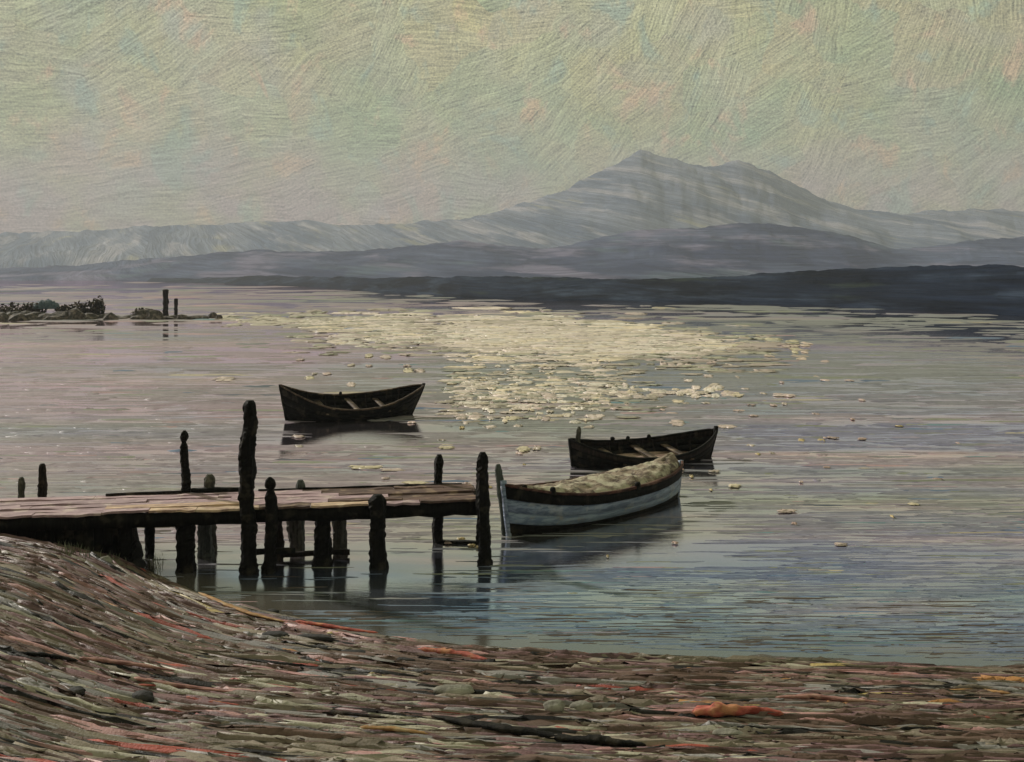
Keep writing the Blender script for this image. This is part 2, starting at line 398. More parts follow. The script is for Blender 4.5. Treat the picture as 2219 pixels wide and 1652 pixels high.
bs.inputs['Specular IOR Level'].default_value = 0.0; bs.inputs['Roughness'].default_value = 0.9
gl = t.node('ShaderNodeBsdfGlossy'); gl.inputs['Roughness'].default_value = 0.035; t.l.new(bb.outputs[0], gl.inputs['Normal'])
t.put(gl.inputs['Color'], gtint)
lw = t.node('ShaderNodeFresnel'); lw.inputs['IOR'].default_value = 1.8
mxs = t.node('ShaderNodeMixShader'); t.put(mxs.inputs[0], t.math('MULTIPLY', t.remap(lw.outputs[0], 0.0, 0.5, 0.60, 0.93, False), t.remap(shal, 0, 1, 1.0, 0.5)))
t.l.new(bs.outputs[0], mxs.inputs[1]); t.l.new(gl.outputs[0], mxs.inputs[2]); t.l.new(mxs.outputs[0], out.inputs[0])
M['water'] = m
wx = axis(-34, 34, 0.3, -9000, 9000, 1.06); wy = axis(15, 40, 0.12, -20, 9000, 1.035)
X, Y = np.meshgrid(wx, wy)
Zg, E = ground(X, Y, False)
V = np.stack([X, Y, X * 0], -1).reshape(-1, 3)
depth = np.where(Y > 55, 2.0, -Zg)
water = grid_mesh('water', V, grid_faces(len(wx), len(wy)), M['water'], {'depth': ('FLOAT', depth.ravel()), 'tint': ('COLOR', water_tint(X, Y).reshape(-1, 3))})
tag(water, kind='structure')

# ------------------------------------------------------------------ mountains, hills and the far shore
def land_mat(name, a, b, c_, warm, rot=0.0, sc=0.004, bd=6.0):
    m, t, bs, out = new_mat(name)
    tc = t.node('ShaderNodeTexCoord'); ob = tc.outputs['Object']
    x, y, z = t.sep(ob)[:3]
    ac = t.math('ADD', z, t.math('MULTIPLY', x, rot))
    v = t.comb(t.math('MULTIPLY', x, sc), t.math('MULTIPLY', ac, sc * 1.6), t.math('MULTIPLY', y, sc * 0.2))
    h, cc, d = t.brush(v, 0.0, 0.45, cell=1.6, thin=20)
    v2 = t.scale(v, (0.7, 2.4, 1))
    n = t.noise(v2, 1.2, 5, 0.6); n2 = t.noise(t.vmath('ADD', v2, (9, 4, 2)), 1.8, 5, 0.6)
    k = t.mix(t.remap(n, 0.4, 0.6), a, b); k = t.mix(t.remap(n2, 0.50, 0.66, 0, 0.8), k, c_)
    n5 = t.noise(t.vmath('ADD', v2, (19, 24, 2)), 1.5, 5, 0.6)
    k = t.mix(t.remap(n5, 0.58, 0.68, 0, 0.6), k, warm)
    k = t.mix(1.0, k, t.ramp(h, [(0.3, (0.5, 0.52, 0.56)), (0.7, (1.5, 1.48, 1.42))]), 'MULTIPLY')
    t.put(bs.inputs['Base Color'], k); bs.inputs['Roughness'].default_value = 0.9
    bs.inputs['Specular IOR Level'].default_value = 0.1
    bump(t, bs, h, 1.0, bd)
    return m

def ridge(name, prof, D0, depth, mat, rough, seed, step=3, base=None, label=None):
    """a range of hills: its crest stands at distance D0 (or D0(px)); slopes run down to the water in front and behind"""
    xs = np.arange(prof[0][0], prof[-1][0] + 1, step)
    crest = np.interp(xs, [p[0] for p in prof], [p[1] for p in prof])
    D = np.array([D0(x) if callable(D0) else D0 for x in xs], float)
    Hc = H + D * (YH - crest) / F
    nv = 34
    vs = np.linspace(-1, 1, nv)
    VV = []
    for k, v in enumerate(vs):
        dep = np.array([depth(x) if callable(depth) else depth for x in xs], float)
        d = D + v * dep
        tap = (1 - abs(v)) ** 0.85
        wdt = (1 - tap) * (70 / step) + 0.6
        kk = np.exp(-0.5 * (np.arange(-int(3 * wdt) - 1, int(3 * wdt) + 2) / wdt) ** 2); kk /= kk.sum(); pad = len(kk) // 2
        Hv = np.convolve(np.pad(Hc, pad, mode='edge'), kk, mode='valid')[:len(xs)]
        wob = 1 + (0.22 * fbm(xs / 60.0 + v * 1.7, xs * 0 + v * 3.0, 4, seed + 9)) * (1 - tap) * tap * 3
        z = Hv * tap * wob - 0.6 * (abs(v) > 0.999)
        z = z + D / F * rough * (0.16 * tap ** 0.5 + 1.1 * tap ** 8) * fbm(xs / 26.0 - (1 - tap) * 11.0, (1 - tap) * 2.5 + xs * 0, 4, seed)
        lateral = (xs - CX) / F
        VV.append(np.stack([lateral * D + lateral * (d - D) * 0.9, d, np.maximum(z, -0.6)], -1))
    V = np.concatenate(VV)
    o = grid_mesh(name, V, grid_faces(len(xs), nv), mat)
    return tag(o, kind='structure')

M['peak'] = land_mat('hazy_mountain', (0.13, 0.18, 0.30), (0.27, 0.31, 0.43), (0.60, 0.57, 0.66), (0.56, 0.52, 0.38), rot=0.38, sc=0.0042, bd=12)  # lightened and blued: part of the haze is in the colour
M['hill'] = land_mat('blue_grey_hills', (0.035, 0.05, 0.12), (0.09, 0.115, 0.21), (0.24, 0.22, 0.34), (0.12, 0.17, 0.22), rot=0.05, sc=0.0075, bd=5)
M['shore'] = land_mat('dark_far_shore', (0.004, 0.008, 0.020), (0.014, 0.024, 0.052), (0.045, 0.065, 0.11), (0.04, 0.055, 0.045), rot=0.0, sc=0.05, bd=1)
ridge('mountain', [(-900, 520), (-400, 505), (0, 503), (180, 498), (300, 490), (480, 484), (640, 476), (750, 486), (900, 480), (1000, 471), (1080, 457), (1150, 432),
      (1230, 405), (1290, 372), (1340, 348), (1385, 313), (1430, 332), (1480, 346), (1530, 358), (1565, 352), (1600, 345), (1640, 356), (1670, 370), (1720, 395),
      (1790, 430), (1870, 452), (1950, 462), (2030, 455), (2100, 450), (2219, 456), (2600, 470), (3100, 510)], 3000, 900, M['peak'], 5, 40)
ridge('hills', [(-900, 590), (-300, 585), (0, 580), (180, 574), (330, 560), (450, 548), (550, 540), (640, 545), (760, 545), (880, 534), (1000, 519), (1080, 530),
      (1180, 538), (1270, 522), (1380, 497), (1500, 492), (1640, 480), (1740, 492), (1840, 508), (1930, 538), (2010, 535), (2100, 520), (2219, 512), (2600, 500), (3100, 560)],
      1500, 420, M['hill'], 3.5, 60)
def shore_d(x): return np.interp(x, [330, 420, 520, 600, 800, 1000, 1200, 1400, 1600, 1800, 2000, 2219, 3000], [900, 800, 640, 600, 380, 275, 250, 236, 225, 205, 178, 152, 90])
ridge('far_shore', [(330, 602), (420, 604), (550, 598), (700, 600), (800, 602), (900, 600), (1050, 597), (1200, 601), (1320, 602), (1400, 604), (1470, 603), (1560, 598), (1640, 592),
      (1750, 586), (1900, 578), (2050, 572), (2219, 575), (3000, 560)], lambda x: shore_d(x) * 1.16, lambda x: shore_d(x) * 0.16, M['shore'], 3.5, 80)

# ------------------------------------------------------------------ haze
bpy.ops.mesh.primitive_cube_add(size=1, location=(0, 0, 0))
hz = bpy.context.object; hz.name = 'haze'; hz.data.name = 'haze'
hz.scale = (9000, 5400, 392); hz.location = (0, 1400, 192)
hm = bpy.data.materials.new('haze'); hm.use_nodes = True
t = NT(hm.node_tree); t.n.clear()
pv = t.node('ShaderNodeVolumePrincipled'); pv.inputs['Color'].default_value = (0.82, 0.86, 0.98, 1)
pv.inputs['Density'].default_value = 0.00025; pv.inputs['Anisotropy'].default_value = 0.1
o = t.node('ShaderNodeOutputMaterial'); t.l.new(pv.outputs[0], o.inputs['Volume'])
hz.data.materials.append(hm); tag(hz, kind='stuff')

# ------------------------------------------------------------------ daubs: low elongated ridges laid on a surface
def daubs(name, C, ang, L, Wd, Ht, colors, zfun, mat, seed=1, seg=6, rows=3):
    n = len(C); r = np.random.default_rng(seed)
    ts = np.linspace(-1, 1, seg); js = np.linspace(-1, 1, rows)
    prof = np.clip(1 - np.abs(ts) ** 2.6, 0, 1) ** 0.6 + 0.04
    V = np.zeros((n, seg, rows, 3))
    ca, sa = np.cos(ang), np.sin(ang)
    bend = r.normal(0, 0.10, n) * np.minimum(1, 3 * Wd / L)
    rowh = np.where(np.abs(js) > 0.99, 0.0, 1.0)[None, :] * r.uniform(0.35, 1.3, (n, rows))
    head = 1 + 0.5 * r.random(n)
    for i, tt in enumerate(ts):
        wob = 0.75 + 0.5 * r.random(n); off = r.normal(0, 0.14, n) * Wd
        for j, s in enumerate(js):
            lx = tt * L / 2 + (r.normal(0, 0.05, n) * L if rows > 3 else 0)
            ly = s * Wd / 2 * prof[i] * wob + off + bend * (tt * tt) * L / 2
            V[:, i, j, 0] = C[:, 0] + lx * ca - ly * sa
            V[:, i, j, 1] = C[:, 1] + lx * sa + ly * ca
            V[:, i, j, 2] = Ht * prof[i] * rowh[:, j] * (0.6 + 0.8 * r.random(n)) * np.where(tt < -0.5, head, 1) - (0.012 if abs(s) > 0.99 else 0)
    V[..., 2] += zfun(V[..., 0], V[..., 1])
    idx = np.arange(seg * rows).reshape(seg, rows)
    f = []
    for i in range(seg - 1):
        for j in range(rows - 1): f.append([idx[i, j], idx[i + 1, j], idx[i + 1, j + 1], idx[i, j + 1]])
    f = np.array(f)
    FF = (f[None] + (np.arange(n) * seg * rows)[:, None, None]).reshape(-1, 4)
    cc = np.repeat(colors, seg * rows, axis=0)
    return grid_mesh(name, V.reshape(-1, 3), FF, mat, {'pigment': ('COLOR', cc)})

PAL = {'umber': (0.155, 0.10, 0.08), 'mauve': (0.21, 0.125, 0.13), 'sand': (0.28, 0.235, 0.185), 'cream': (0.46, 0.43, 0.34), 'olive': (0.16, 0.135, 0.095),
       'pink': (0.46, 0.26, 0.25), 'red': (0.42, 0.10, 0.075), 'orange': (0.50, 0.25, 0.10), 'black': (0.014, 0.012, 0.012), 'grey': (0.27, 0.255, 0.25), 'yellow': (0.47, 0.37, 0.15)}
def pick(x, y):
    """pigment weights vary in patches, as drifts of different pebbles do"""
    q = flow_y(x, y) - 17.2
    f1 = fbm(x * 0.35 + 3, q * 0.9, 3, 101); f2 = fbm(x * 0.4 - 8, q * 1.1, 3, 111); f3 = fbm(x * 0.5 + 20, q * 1.6, 3, 121)
    keys = list(PAL)
    low = sm(-2.2, -4.3, q) if False else np.clip((-q - 2.2) / 2.0, 0, 1)
    left = np.clip((-3.5 - x) / 4, 0, 1)
    bank = np.clip((-5.5 - x) / 2.5, 0, 1) * np.clip((y - 13.5) / 3, 0, 1)
    w = {'umber': 1.9 + 0 * x, 'mauve': 1.1 + 2.2 * left + 1.5 * np.maximum(f1, 0), 'sand': 0.45 + 1.0 * low + 1.5 * np.maximum(f2, 0), 'cream': 0.04 + 2.4 * np.clip((-q - 1.6) / 1.2, 0, 1) * np.exp(-((x - 0.6) / 4.0) ** 2) * np.clip(0.35 + 3.0 * f2, 0, 2),
         'olive': 0.35 + 0.4 * np.maximum(-f1, 0), 'pink': 0.12 + 1.6 * np.maximum(f3 - 0.08, 0), 'red': 0.03 + 1.2 * np.maximum(f3 - 0.22, 0), 'orange': 0.05 + 0.9 * np.maximum(f1 - 0.25, 0),
         'black': 0.5 + 1.0 * np.maximum(-f3 - 0.1, 0), 'grey': 0.4 + 0.9 * low, 'yellow': 0.015 + 0.35 * np.maximum(f2 - 0.3, 0)}
    for k in ('pink', 'red', 'orange', 'cream', 'sand', 'grey', 'yellow'): w[k] = w[k] * (1 - 0.85 * bank)
    Wt = np.stack([np.clip(w[k] * np.ones_like(x), 0, None) for k in keys], 1); Wt = np.cumsum(Wt / Wt.sum(1, keepdims=True), 1)
    u = np.random.default_rng(55).random(len(x))
    i = (u[:, None] > Wt).sum(1).clip(0, len(keys) - 1)
    c = np.array([PAL[k] for k in keys])[i]
    return c * np.random.default_rng(56).uniform(0.75, 1.25, (len(x), 1))

n = 10000
bx = rng.uniform(-11, 9.5, n * 2); by = rng.uniform(9.6, 25, n * 2)
gz, ge = ground(bx, by, False)
vis = (ge > 0.12) & (np.abs(bx) < by * 0.48 + 0.4) & ((H - gz) / by < 0.47)
vis &= rng.random(n * 2) > 0.6 * np.clip((-5.0 - bx) / 2.5, 0, 1) * np.clip((by - 13.0) / 3, 0, 1)
bx, by, ge = bx[vis][:n], by[vis][:n], ge[vis][:n]
tx = (shore_y(bx + 0.4) - shore_y(bx - 0.4)) / 0.8
ang = np.arctan(tx * 0.95) * np.exp(-np.maximum(ge, 0) / 4.5) + rng.normal(0, 0.07, len(bx))
Ls = rng.gamma(2.0, 0.33, len(bx)) + 0.08; Ws = rng.uniform(0.035, 0.14, len(bx)) * (0.6 + 0.7 * Ls); Hs = rng.uniform(0.006, 0.032, len(bx))
shingle = daubs('shingle', np.c_[bx, by], ang, Ls, Ws, Hs, pick(bx, by), lambda x, y: ground(x, y)[0], M['shingle'], 3)
bx2 = rng.uniform(-9.5, 8.5, 5200); by2 = rng.uniform(10.0, 24, 5200)
gz2, ge2 = ground(bx2, by2, False)
v2 = (ge2 > 0.25) & (np.abs(bx2) < by2 * 0.48 + 0.4) & ((H - gz2) / by2 < 0.47)
bx2, by2, ge2 = bx2[v2][:1500], by2[v2][:1500], ge2[v2][:1500]
tx2 = (shore_y(bx2 + 0.6) - shore_y(bx2 - 0.6)) / 1.2
an2 = np.arctan(tx2 * 0.95) * np.exp(-ge2 / 4.5) + rng.normal(0, 0.05, len(bx2))
L2 = rng.gamma(3.0, 0.42, len(bx2)) + 0.4
pc = pick(bx2 + 3.3, by2)
drifts = daubs('shingle_drifts', np.c_[bx2, by2], an2, L2, rng.uniform(0.06, 0.17, len(bx2)), rng.uniform(0.02, 0.06, len(bx2)), pc, lambda x, y: ground(x, y, False)[0] + 0.02, M['shingle'], 33, seg=10, rows=6)
tag(drifts, 'longer swept ridges of coloured shingle raised above the rest', 'shingle', kind='stuff')
tag(shingle, 'streaky brown, sand and rose shingle strewn along the sloping beach', 'shingle', kind='stuff')

# ------------------------------------------------------------------ single stones and driftwood on the beach
def stone(loc, size, mat, label, name='stone', rz=0, seed=0, group=None, cat='stone'):
    bm = bmesh.new(); bmesh.ops.create_icosphere(bm, subdivisions=3, radius=1)
    r = random.Random(seed); o1, o2 = r.random() * 50, r.random() * 50
    for v in bm.verts:
        k = 1 + 0.30 * float(fbm(v.co.x * 1.3 + o1, v.co.y * 1.3 + v.co.z * 1.1 + o2, 3, seed))
        v.co = Vector((v.co.x * size[0] * k, v.co.y * size[1] * k, v.co.z * size[2] * k))
    me = bpy.data.meshes.new(name); bm.to_mesh(me); bm.free()
    me.polygons.foreach_set('use_smooth', [True] * len(me.polygons)); me.materials.append(mat)
    o = bpy.data.objects.new(name, me); COL.objects.link(o); o.location = loc; o.rotation_euler = (0, 0, rz)
    return tag(o, label, cat, group)

def on_beach(px, py):
    d = 14.0
    for _ in range(60):
        x = (px - CX) * d / F
        z = float(ground(np.array([x]), np.array([d]))[0][0])
        d = 0.5 * d + 0.5 * (H - z) * F / (py - YH)
    return Vector(((px - CX) * d / F, d, z))

def log(pts, radii, mat, name, label, cat='driftwood', group=None, flat=1.0):
    """a tapering, slightly crooked length of driftwood through points on the ground"""
    P = [Vector(p) for p in pts]; n = 22; ring = 8; V, Fc = [], []
    for i in range(n):
        u = i / (n - 1) * (len(P) - 1); k = min(int(u), len(P) - 2); f = u - k
        c = P[k].lerp(P[k + 1], f); r = np.interp(u, range(len(P)), radii)
        d = (P[k + 1] - P[k]).normalized(); side = Vector((-d.y, d.x, 0)).normalized(); up = side.cross(d) * -1
        rr = r * (0.2 if i in (0, n - 1) else 1) * random.uniform(0.82, 1.15)
        for j in range(ring):
            a = 2 * math.pi * j / ring; q = rr * random.uniform(0.85, 1.15)
            V.append(c + side * math.cos(a) * q + Vector((0, 0, 1)) * math.sin(a) * q * flat)
    for i in range(n - 1):
        for j in range(ring): a = i * ring + j; b = i * ring + (j + 1) % ring; Fc.append((a, b, b + ring, a + ring))
    Fc.append(tuple(range(ring))[::-1]); Fc.append(tuple((n - 1) * ring + j for j in range(ring)))
    base = P[0].copy(); V = [v - base for v in V]
    o = mesh_obj(name, V, Fc, mat, loc=base); return tag(o, label, cat, group)

M['red_wood'] = wood('red_driftwood', (0.30, 0.06, 0.045), (0.62, 0.17, 0.13), (0.68, 0.38, 0.18), stretch=(2, 9, 9), amount=0.6)
M['pink_wood'] = wood('rose_driftwood', (0.22, 0.10, 0.09), (0.48, 0.26, 0.22), (0.58, 0.42, 0.30), stretch=(2, 9, 9), amount=0.6)
M['orange_wood'] = wood('ochre_driftwood', (0.28, 0.15, 0.06), (0.52, 0.30, 0.12), (0.62, 0.48, 0.28), stretch=(2, 9, 9), amount=0.6)
up_ = lambda p, h: p + Vector((0, 0, h))
def logpx(pl, r, mat, label, name='driftwood', flat=0.6, lift=0.3, group=None):
    log([up_(on_beach(x, y), rr * lift + 0.045) for (x, y), rr in zip(pl, r)], r, M[mat], name, label, 'driftwood', group, flat)
logpx([(935, 1560), (1010, 1578), (1100, 1592), (1200, 1608), (1290, 1618)], [0.03, 0.07, 0.08, 0.07, 0.05], 'tar', 'long crooked black branch lying low on the shingle')
logpx([(1245, 1613), (1290, 1616), (1340, 1622), (1400, 1625)], [0.05, 0.09, 0.07, 0.04], 'tar', 'short thick black branch at the near end of the long branch')
logpx([(1500, 1556), (1550, 1556), (1600, 1555), (1650, 1553), (1700, 1558)], [0.07, 0.10, 0.08, 0.06, 0.03], 'red_wood', 'bright red weathered board end lying alone on the brown shingle', flat=0.8, lift=0.6)
logpx([(172, 1436), (230, 1442), (300, 1450), (380, 1462)], [0.05, 0.06, 0.05, 0.02], 'pink_wood', 'upper of two rose coloured sticks below the bank', flat=0.5)
logpx([(290, 1478), (350, 1490), (430, 1500), (520, 1510)], [0.045, 0.05, 0.04, 0.02], 'pink_wood', 'lower of two rose coloured sticks below the bank', flat=0.5)
logpx([(300, 1492), (370, 1496), (460, 1500)], [0.02, 0.025, 0.012], 'red_wood', 'thin crimson twig beside the dark round stone')
logpx([(400, 1520), (450, 1528), (520, 1536)], [0.025, 0.025, 0.012], 'red_wood', 'short crimson twig right of the dark round stone')
logpx([(905, 1415), (960, 1422), (1010, 1430), (1060, 1440)], [0.04, 0.07, 0.07, 0.03], 'red_wood', 'orange red stick lying near the middle of the waterline', flat=0.8)
logpx([(640, 1352), (700, 1362), (760, 1372), (820, 1378)], [0.03, 0.045, 0.04, 0.02], 'red_wood', 'long faded red plank sliver along the wet sand')
logpx([(430, 1290), (490, 1318), (545, 1338), (620, 1355)], [0.03, 0.055, 0.05, 0.02], 'orange_wood', 'ochre yellow pole lying down the slope of the bank', flat=0.45)
logpx([(780, 1585), (850, 1590), (940, 1600)], [0.03, 0.05, 0.02], 'orange_wood', 'pale orange stick in front of the long black branch', flat=0.5)
logpx([(1680, 1520), (1760, 1518), (1830, 1526), (1910, 1530)], [0.03, 0.05, 0.05, 0.02], 'pink_wood', 'rose and ochre stick behind the bright red board')
logpx([(2050, 1505), (2120, 1502), (2190, 1512)], [0.02, 0.035, 0.03], 'orange_wood', 'thin orange stick at the far end of the beach')
logpx([(1950, 1588), (2030, 1592), (2110, 1600)], [0.03, 0.05, 0.03], 'tar', 'dark rotten branch on the grey shingle near the corner')
logpx([(20, 1422), (90, 1428), (170, 1440)], [0.02, 0.05, 0.03], 'tar', 'black branch half sunk in the greenish bank')
logpx([(660, 1550), (740, 1556), (840, 1564)], [0.03, 0.05, 0.02], 'tar_brown', 'dark brown stick beside the tip of the long branch')
for i, (px, py, s, lab) in enumerate([
        (310, 1518, (0.17, 0.10, 0.07), 'round black stone beside the crimson twigs'),
        (165, 1508, (0.13, 0.09, 0.06), 'small dark blue stone left of the black round stone'),
        (598, 1385, (0.24, 0.12, 0.07), 'dark flat stone highest of the row below the ochre pole'),
        (680, 1390, (0.34, 0.10, 0.07), 'long dark stone second in the row along the beach'),
        (768, 1424, (0.24, 0.10, 0.07), 'dark stone third in the row along the beach'),
        (878, 1438, (0.26, 0.10, 0.06), 'last dark stone of the row next to the orange stick'),
        (590, 1332, (0.12, 0.07, 0.05), 'little brown stone at the edge of the wet sand')]):
    stone(on_beach(px, py) + Vector((0, 0, 0.05)), s, M['dark_stone'], lab, rz=random.uniform(-0.3, 0.1), seed=i + 5, group='dark stones on the beach')
for i, (px, py, s, lab) in enumerate([
        (985, 1505, (0.30, 0.14, 0.09), 'broad pale grey stone bedded in the middle of the shingle'),
        (1200, 1540, (0.15, 0.10, 0.08), 'left one of two pale round stones'),
        (1262, 1540, (0.15, 0.10, 0.08), 'right one of two pale round stones'),
        (1580, 1600, (0.2, 0.09, 0.06), 'pale flat stone in front of the bright red board')]):
    stone(on_beach(px, py) + Vector((0, 0, 0.05)), s, M['pale_stone'], lab, rz=random.uniform(-0.3, 0.3), seed=i + 25, group='pale stones on the beach')

# ------------------------------------------------------------------ posts and the pier
def post_mesh(name, r, z0, z1, lean=(0, 0), knob=False, seed=0, flare=1.15):
    rnd = random.Random(seed); n = max(14, int((z1 - z0) / 0.05)); ring = 14
    sd = seed * 3.7; V, Fc = [], []
    for i in range(n + 1):
        f = i / n; z = z0 + (z1 - z0) * f
        rr = r * (flare + (1 - flare) * f) * (1 + 0.30 * float(fbm(np.array(z * 2.1 + sd), np.array(sd), 3, 6)) + 0.07 * (rnd.random() - 0.5))
        if knob:
            top = (z1 - z)
            if top < 0.36: rr = r * float(np.interp(top, [0, 0.05, 0.12, 0.19, 0.25, 0.36], [0.5, 0.9, 1.05, 0.9, 0.5, 0.95]))
        if i == n: rr *= 0.5
        if i == n - 1: rr *= 0.8
        if i == n - 2: rr *= 0.93
        cx = lean[0] * (z - z0) + 0.05 * float(fbm(np.array(z * 1.3), np.array(sd), 2, 9)); cy = lean[1] * (z - z0)
        for j in range(ring):
            a = 2 * math.pi * j / ring; q = rr * (1 + 0.26 * float(fbm(np.array(j * 1.1 + sd), np.array(z * 3.0), 3, 12)) + 0.20 * (rnd.random() - 0.5))
            V.append((cx + math.cos(a) * q, cy + math.sin(a) * q, z))
    for i in range(n):
        for j in range(ring): a = i * ring + j; b = i * ring + (j + 1) % ring; Fc.append((a, b, b + ring, a + ring))
    Fc.append(tuple(range(ring))[::-1]); Fc.append(tuple(n * ring + j for j in range(ring)))
    return V, Fc

ZD = 1.30; PW = 1.75
A0 = at(0, 1119, ZD); A1 = at(1040, 1083, ZD)
ud = (A1 - A0); ud.z = 0; LEN = ud.length; ud.normalize(); vd = Vector((-ud.y, ud.x, 0))
rz_p = math.atan2(ud.y, ud.x)
pier = empty('pier', (A0.x, A0.y, 0), 'low wooden pier with rose boards on black posts running out from the bank', 'pier', rz=rz_p)
def u_at(px, v):
    k = (px - CX) / F; p = A0 + vd * v
    return (k * p.y - p.x) / (ud.x - k * ud.y)
U0 = -5.5
nb = 6; bw = PW / nb
for r_ in range(nb):
    u = U0 - random.uniform(0, 1.2)
    while u < LEN - 0.02:
        L = random.uniform(1.5, 2.9); u1 = min(u + L, LEN + random.uniform(-0.05, 0.06))
        if r_ == 0: u1 = min(u + random.uniform(0.8, 1.3), u1)
        if LEN - u1 < 0.5: u1 = LEN + random.uniform(-0.05, 0.06)
        mid = (u + u1) / 2
        pxm = CX + F * (A0 + ud * mid).x / (A0 + ud * mid).y
        if (r_ == 0 and (330 < pxm < 560 or 640 < pxm < 900)) or (r_ == 1 and (400 < pxm < 530 or 690 < pxm < 780)): mt = 'deck_ochre' if random.random() < 0.72 else 'deck_pink'
        elif mid > 6.6: mt = 'deck_brown'
        elif r_ < 2 and (3.0 < mid < 6.9) and random.random() < 0.35: mt = 'deck_ochre'
        elif mid > 5.2 and random.random() < 0.5: mt = 'deck_brown'
        else: mt = 'deck_pink'
        n = 7; V, Fc = [], []
        z0 = ZD + random.uniform(-0.022, 0.022); v0 = r_ * bw + 0.008; v1 = (r_ + 1) * bw - 0.008
        for i in range(n):
            uu = u + 0.006 + (u1 - u - 0.012) * i / (n - 1)
            e0, e1 = random.uniform(-0.05, 0.02) * (r_ == 0), random.uniform(-0.01, 0.02) * (r_ == nb - 1)
            dz = random.uniform(-0.016, 0.016)
            V += [(uu, v0 + e0, z0 - 0.045 + dz), (uu, v0 + e0, z0 + dz), (uu, v1 + e1, z0 + random.uniform(-0.008, 0.008)), (uu, v1 + e1, z0 - 0.045)]
        for i in range(n - 1):
            for j in range(4): a = i * 4 + j; b = i * 4 + (j + 1) % 4; Fc.append((a, a + 4, b + 4, b))
        Fc += [(0, 1, 2, 3), tuple((n - 1) * 4 + j for j in (3, 2, 1, 0))]
        mesh_obj('plank', V, Fc, M[mt], pier, smooth=False)
        u = u1

def beam(name, a, b, w, h, mat, parent, jit=0.02, n=None):
    a, b = Vector(a), Vector(b); n = n or max(3, int((b - a).length / 0.25)); V, Fc = [], []
    d = (b - a).normalized(); side = d.cross(Vector((0, 0, 1)))
    side = side.normalized() if side.length > 0.01 else Vector((0, 1, 0)); up = side.cross(d)
    for i in range(n + 1):
        c = a.lerp(b, i / n)
        for sx, sz in ((-1, -1), (-1, 1), (1, 1), (1, -1)):
            V.append(c + side * (sx * w / 2 + random.uniform(-jit, jit)) + up * (sz * h / 2 + random.uniform(-jit, jit)))
    for i in range(n):
        for j in range(4): p = i * 4 + j; q = i * 4 + (j + 1) % 4; Fc.append((p, q, q + 4, p + 4))
    Fc += [(0, 3, 2, 1), tuple(n * 4 + j for j in (0, 1, 2, 3))]
    return mesh_obj(name, V, Fc, M[mat], parent)
beam('beam', (U0, 0.10, ZD - 0.20), (LEN - 0.02, 0.10, ZD - 0.19), 0.14, 0.26, 'tar', pier, 0.022)
beam('beam', (U0, PW - 0.12, ZD - 0.19), (LEN - 0.02, PW - 0.12, ZD - 0.19), 0.14, 0.24, 'tar', pier, 0.02)
beam('kerb', (u_at(415, PW), PW - 0.03, ZD + 0.055), (u_at(525, PW), PW - 0.03, ZD + 0.04), 0.10, 0.09, 'tar', pier, 0.012)
beam('kerb', (u_at(560, PW), PW - 0.03, ZD + 0.01), (u_at(1000, PW), PW - 0.03, ZD + 0.005), 0.07, 0.05, 'tar', pier, 0.010)
beam('kerb', (u_at(230, PW), PW - 0.03, ZD + 0.025), (u_at(395, PW), PW - 0.03, ZD + 0.03), 0.07, 0.05, 'tar_brown', pier, 0.008)
beam('cap_beam', (LEN + 0.02, -0.1, ZD - 0.16), (LEN + 0.02, PW + 0.1, ZD - 0.16), 0.16, 0.20, 'tar', pier, 0.012)

# (column, across, top row or None for below the deck, radius, material, knob, foot label)
posts = [
    (538, -0.10, 868, 0.125, 'tar', False, 'tall black post, highest of the pier'),
    (586, -0.10, 1034, 0.115, 'tar', True, 'short black post with a round head'),
    (820, -0.12, 1072, 0.16, 'tar', False, 'thick black post cut off at the deck edge'),
    (1048, -0.14, 980, 0.125, 'tar', False, 'black corner post at the outer end of the pier'),
    (400, PW + 0.08, 933, 0.095, 'tar', True, 'knotty black post with a round head on the far edge'),
    (453, PW + 0.10, 1028, 0.12, 'grey_wood', False, 'grey cut stump on the far edge'),
    (651, PW + 0.08, 1040, 0.09, 'slate_wood', False, 'low grey stump on the far edge'),
    (950, PW + 0.06, 985, 0.10, 'tar', False, 'black post on the far edge near the outer end'),
    (404, 0.30, None, 0.17, 'tar', False, None), (700, 0.30, None, 0.18, 'tar', False, None),
    (444, PW - 0.3, None, 0.13, 'slate_wood', False, None), (640, PW - 0.35, None, 0.15, 'grey_wood', False, None),
    (733, PW - 0.5, None, 0.13, 'grey_wood', False, None), (325, PW - 0.2, None, 0.10, 'tar', False, None),
    (270, 0.35, None, 0.16, 'tar', False, None), (600, 0.9, None, 0.12, 'tar_brown', False, None)]
for i, (px, v, top, r, mt, knob, lab) in enumerate(posts):
    u = u_at(px, v); wp = A0 + ud * u + vd * v
    z1 = H - wp.y * (top - YH) / F if top else ZD - 0.07
    lean = (random.uniform(-0.012, 0.012), 0)
    Vp, Fp = post_mesh('post', r, -0.9, z1, lean, knob, i + 3, 1.35)
    o = mesh_obj('post', Vp, Fp, M[mt], pier, smooth=False, loc=(u - lean[0] * (z1 + 0.9) * 0.8, v, 0))
    if lab: o['label'] = lab
beam('brace', (u_at(765, PW - 0.5), PW - 0.55, ZD - 0.1), (u_at(735, PW - 0.5), PW - 0.65, 0.55), 0.12, 0.08, 'grey_wood', pier, 0.01)
beam('cross_beam', (u_at(530, 0.0), -0.06, 0.42), (u_at(640, 0.0), 0.0, 0.40), 0.09, 0.10, 'tar', pier, 0.012)
beam('cross_beam', (u_at(575, 0.0), 0.9, 0.10), (u_at(760, 0.0), 0.9, 0.10), 0.10, 0.10, 'tar_brown', pier, 0.014)
beam('cross_beam', (u_at(950, PW), PW, 0.02), (u_at(1050, PW), PW - 0.3, 0.03), 0.12, 0.08, 'tar', pier, 0.014)

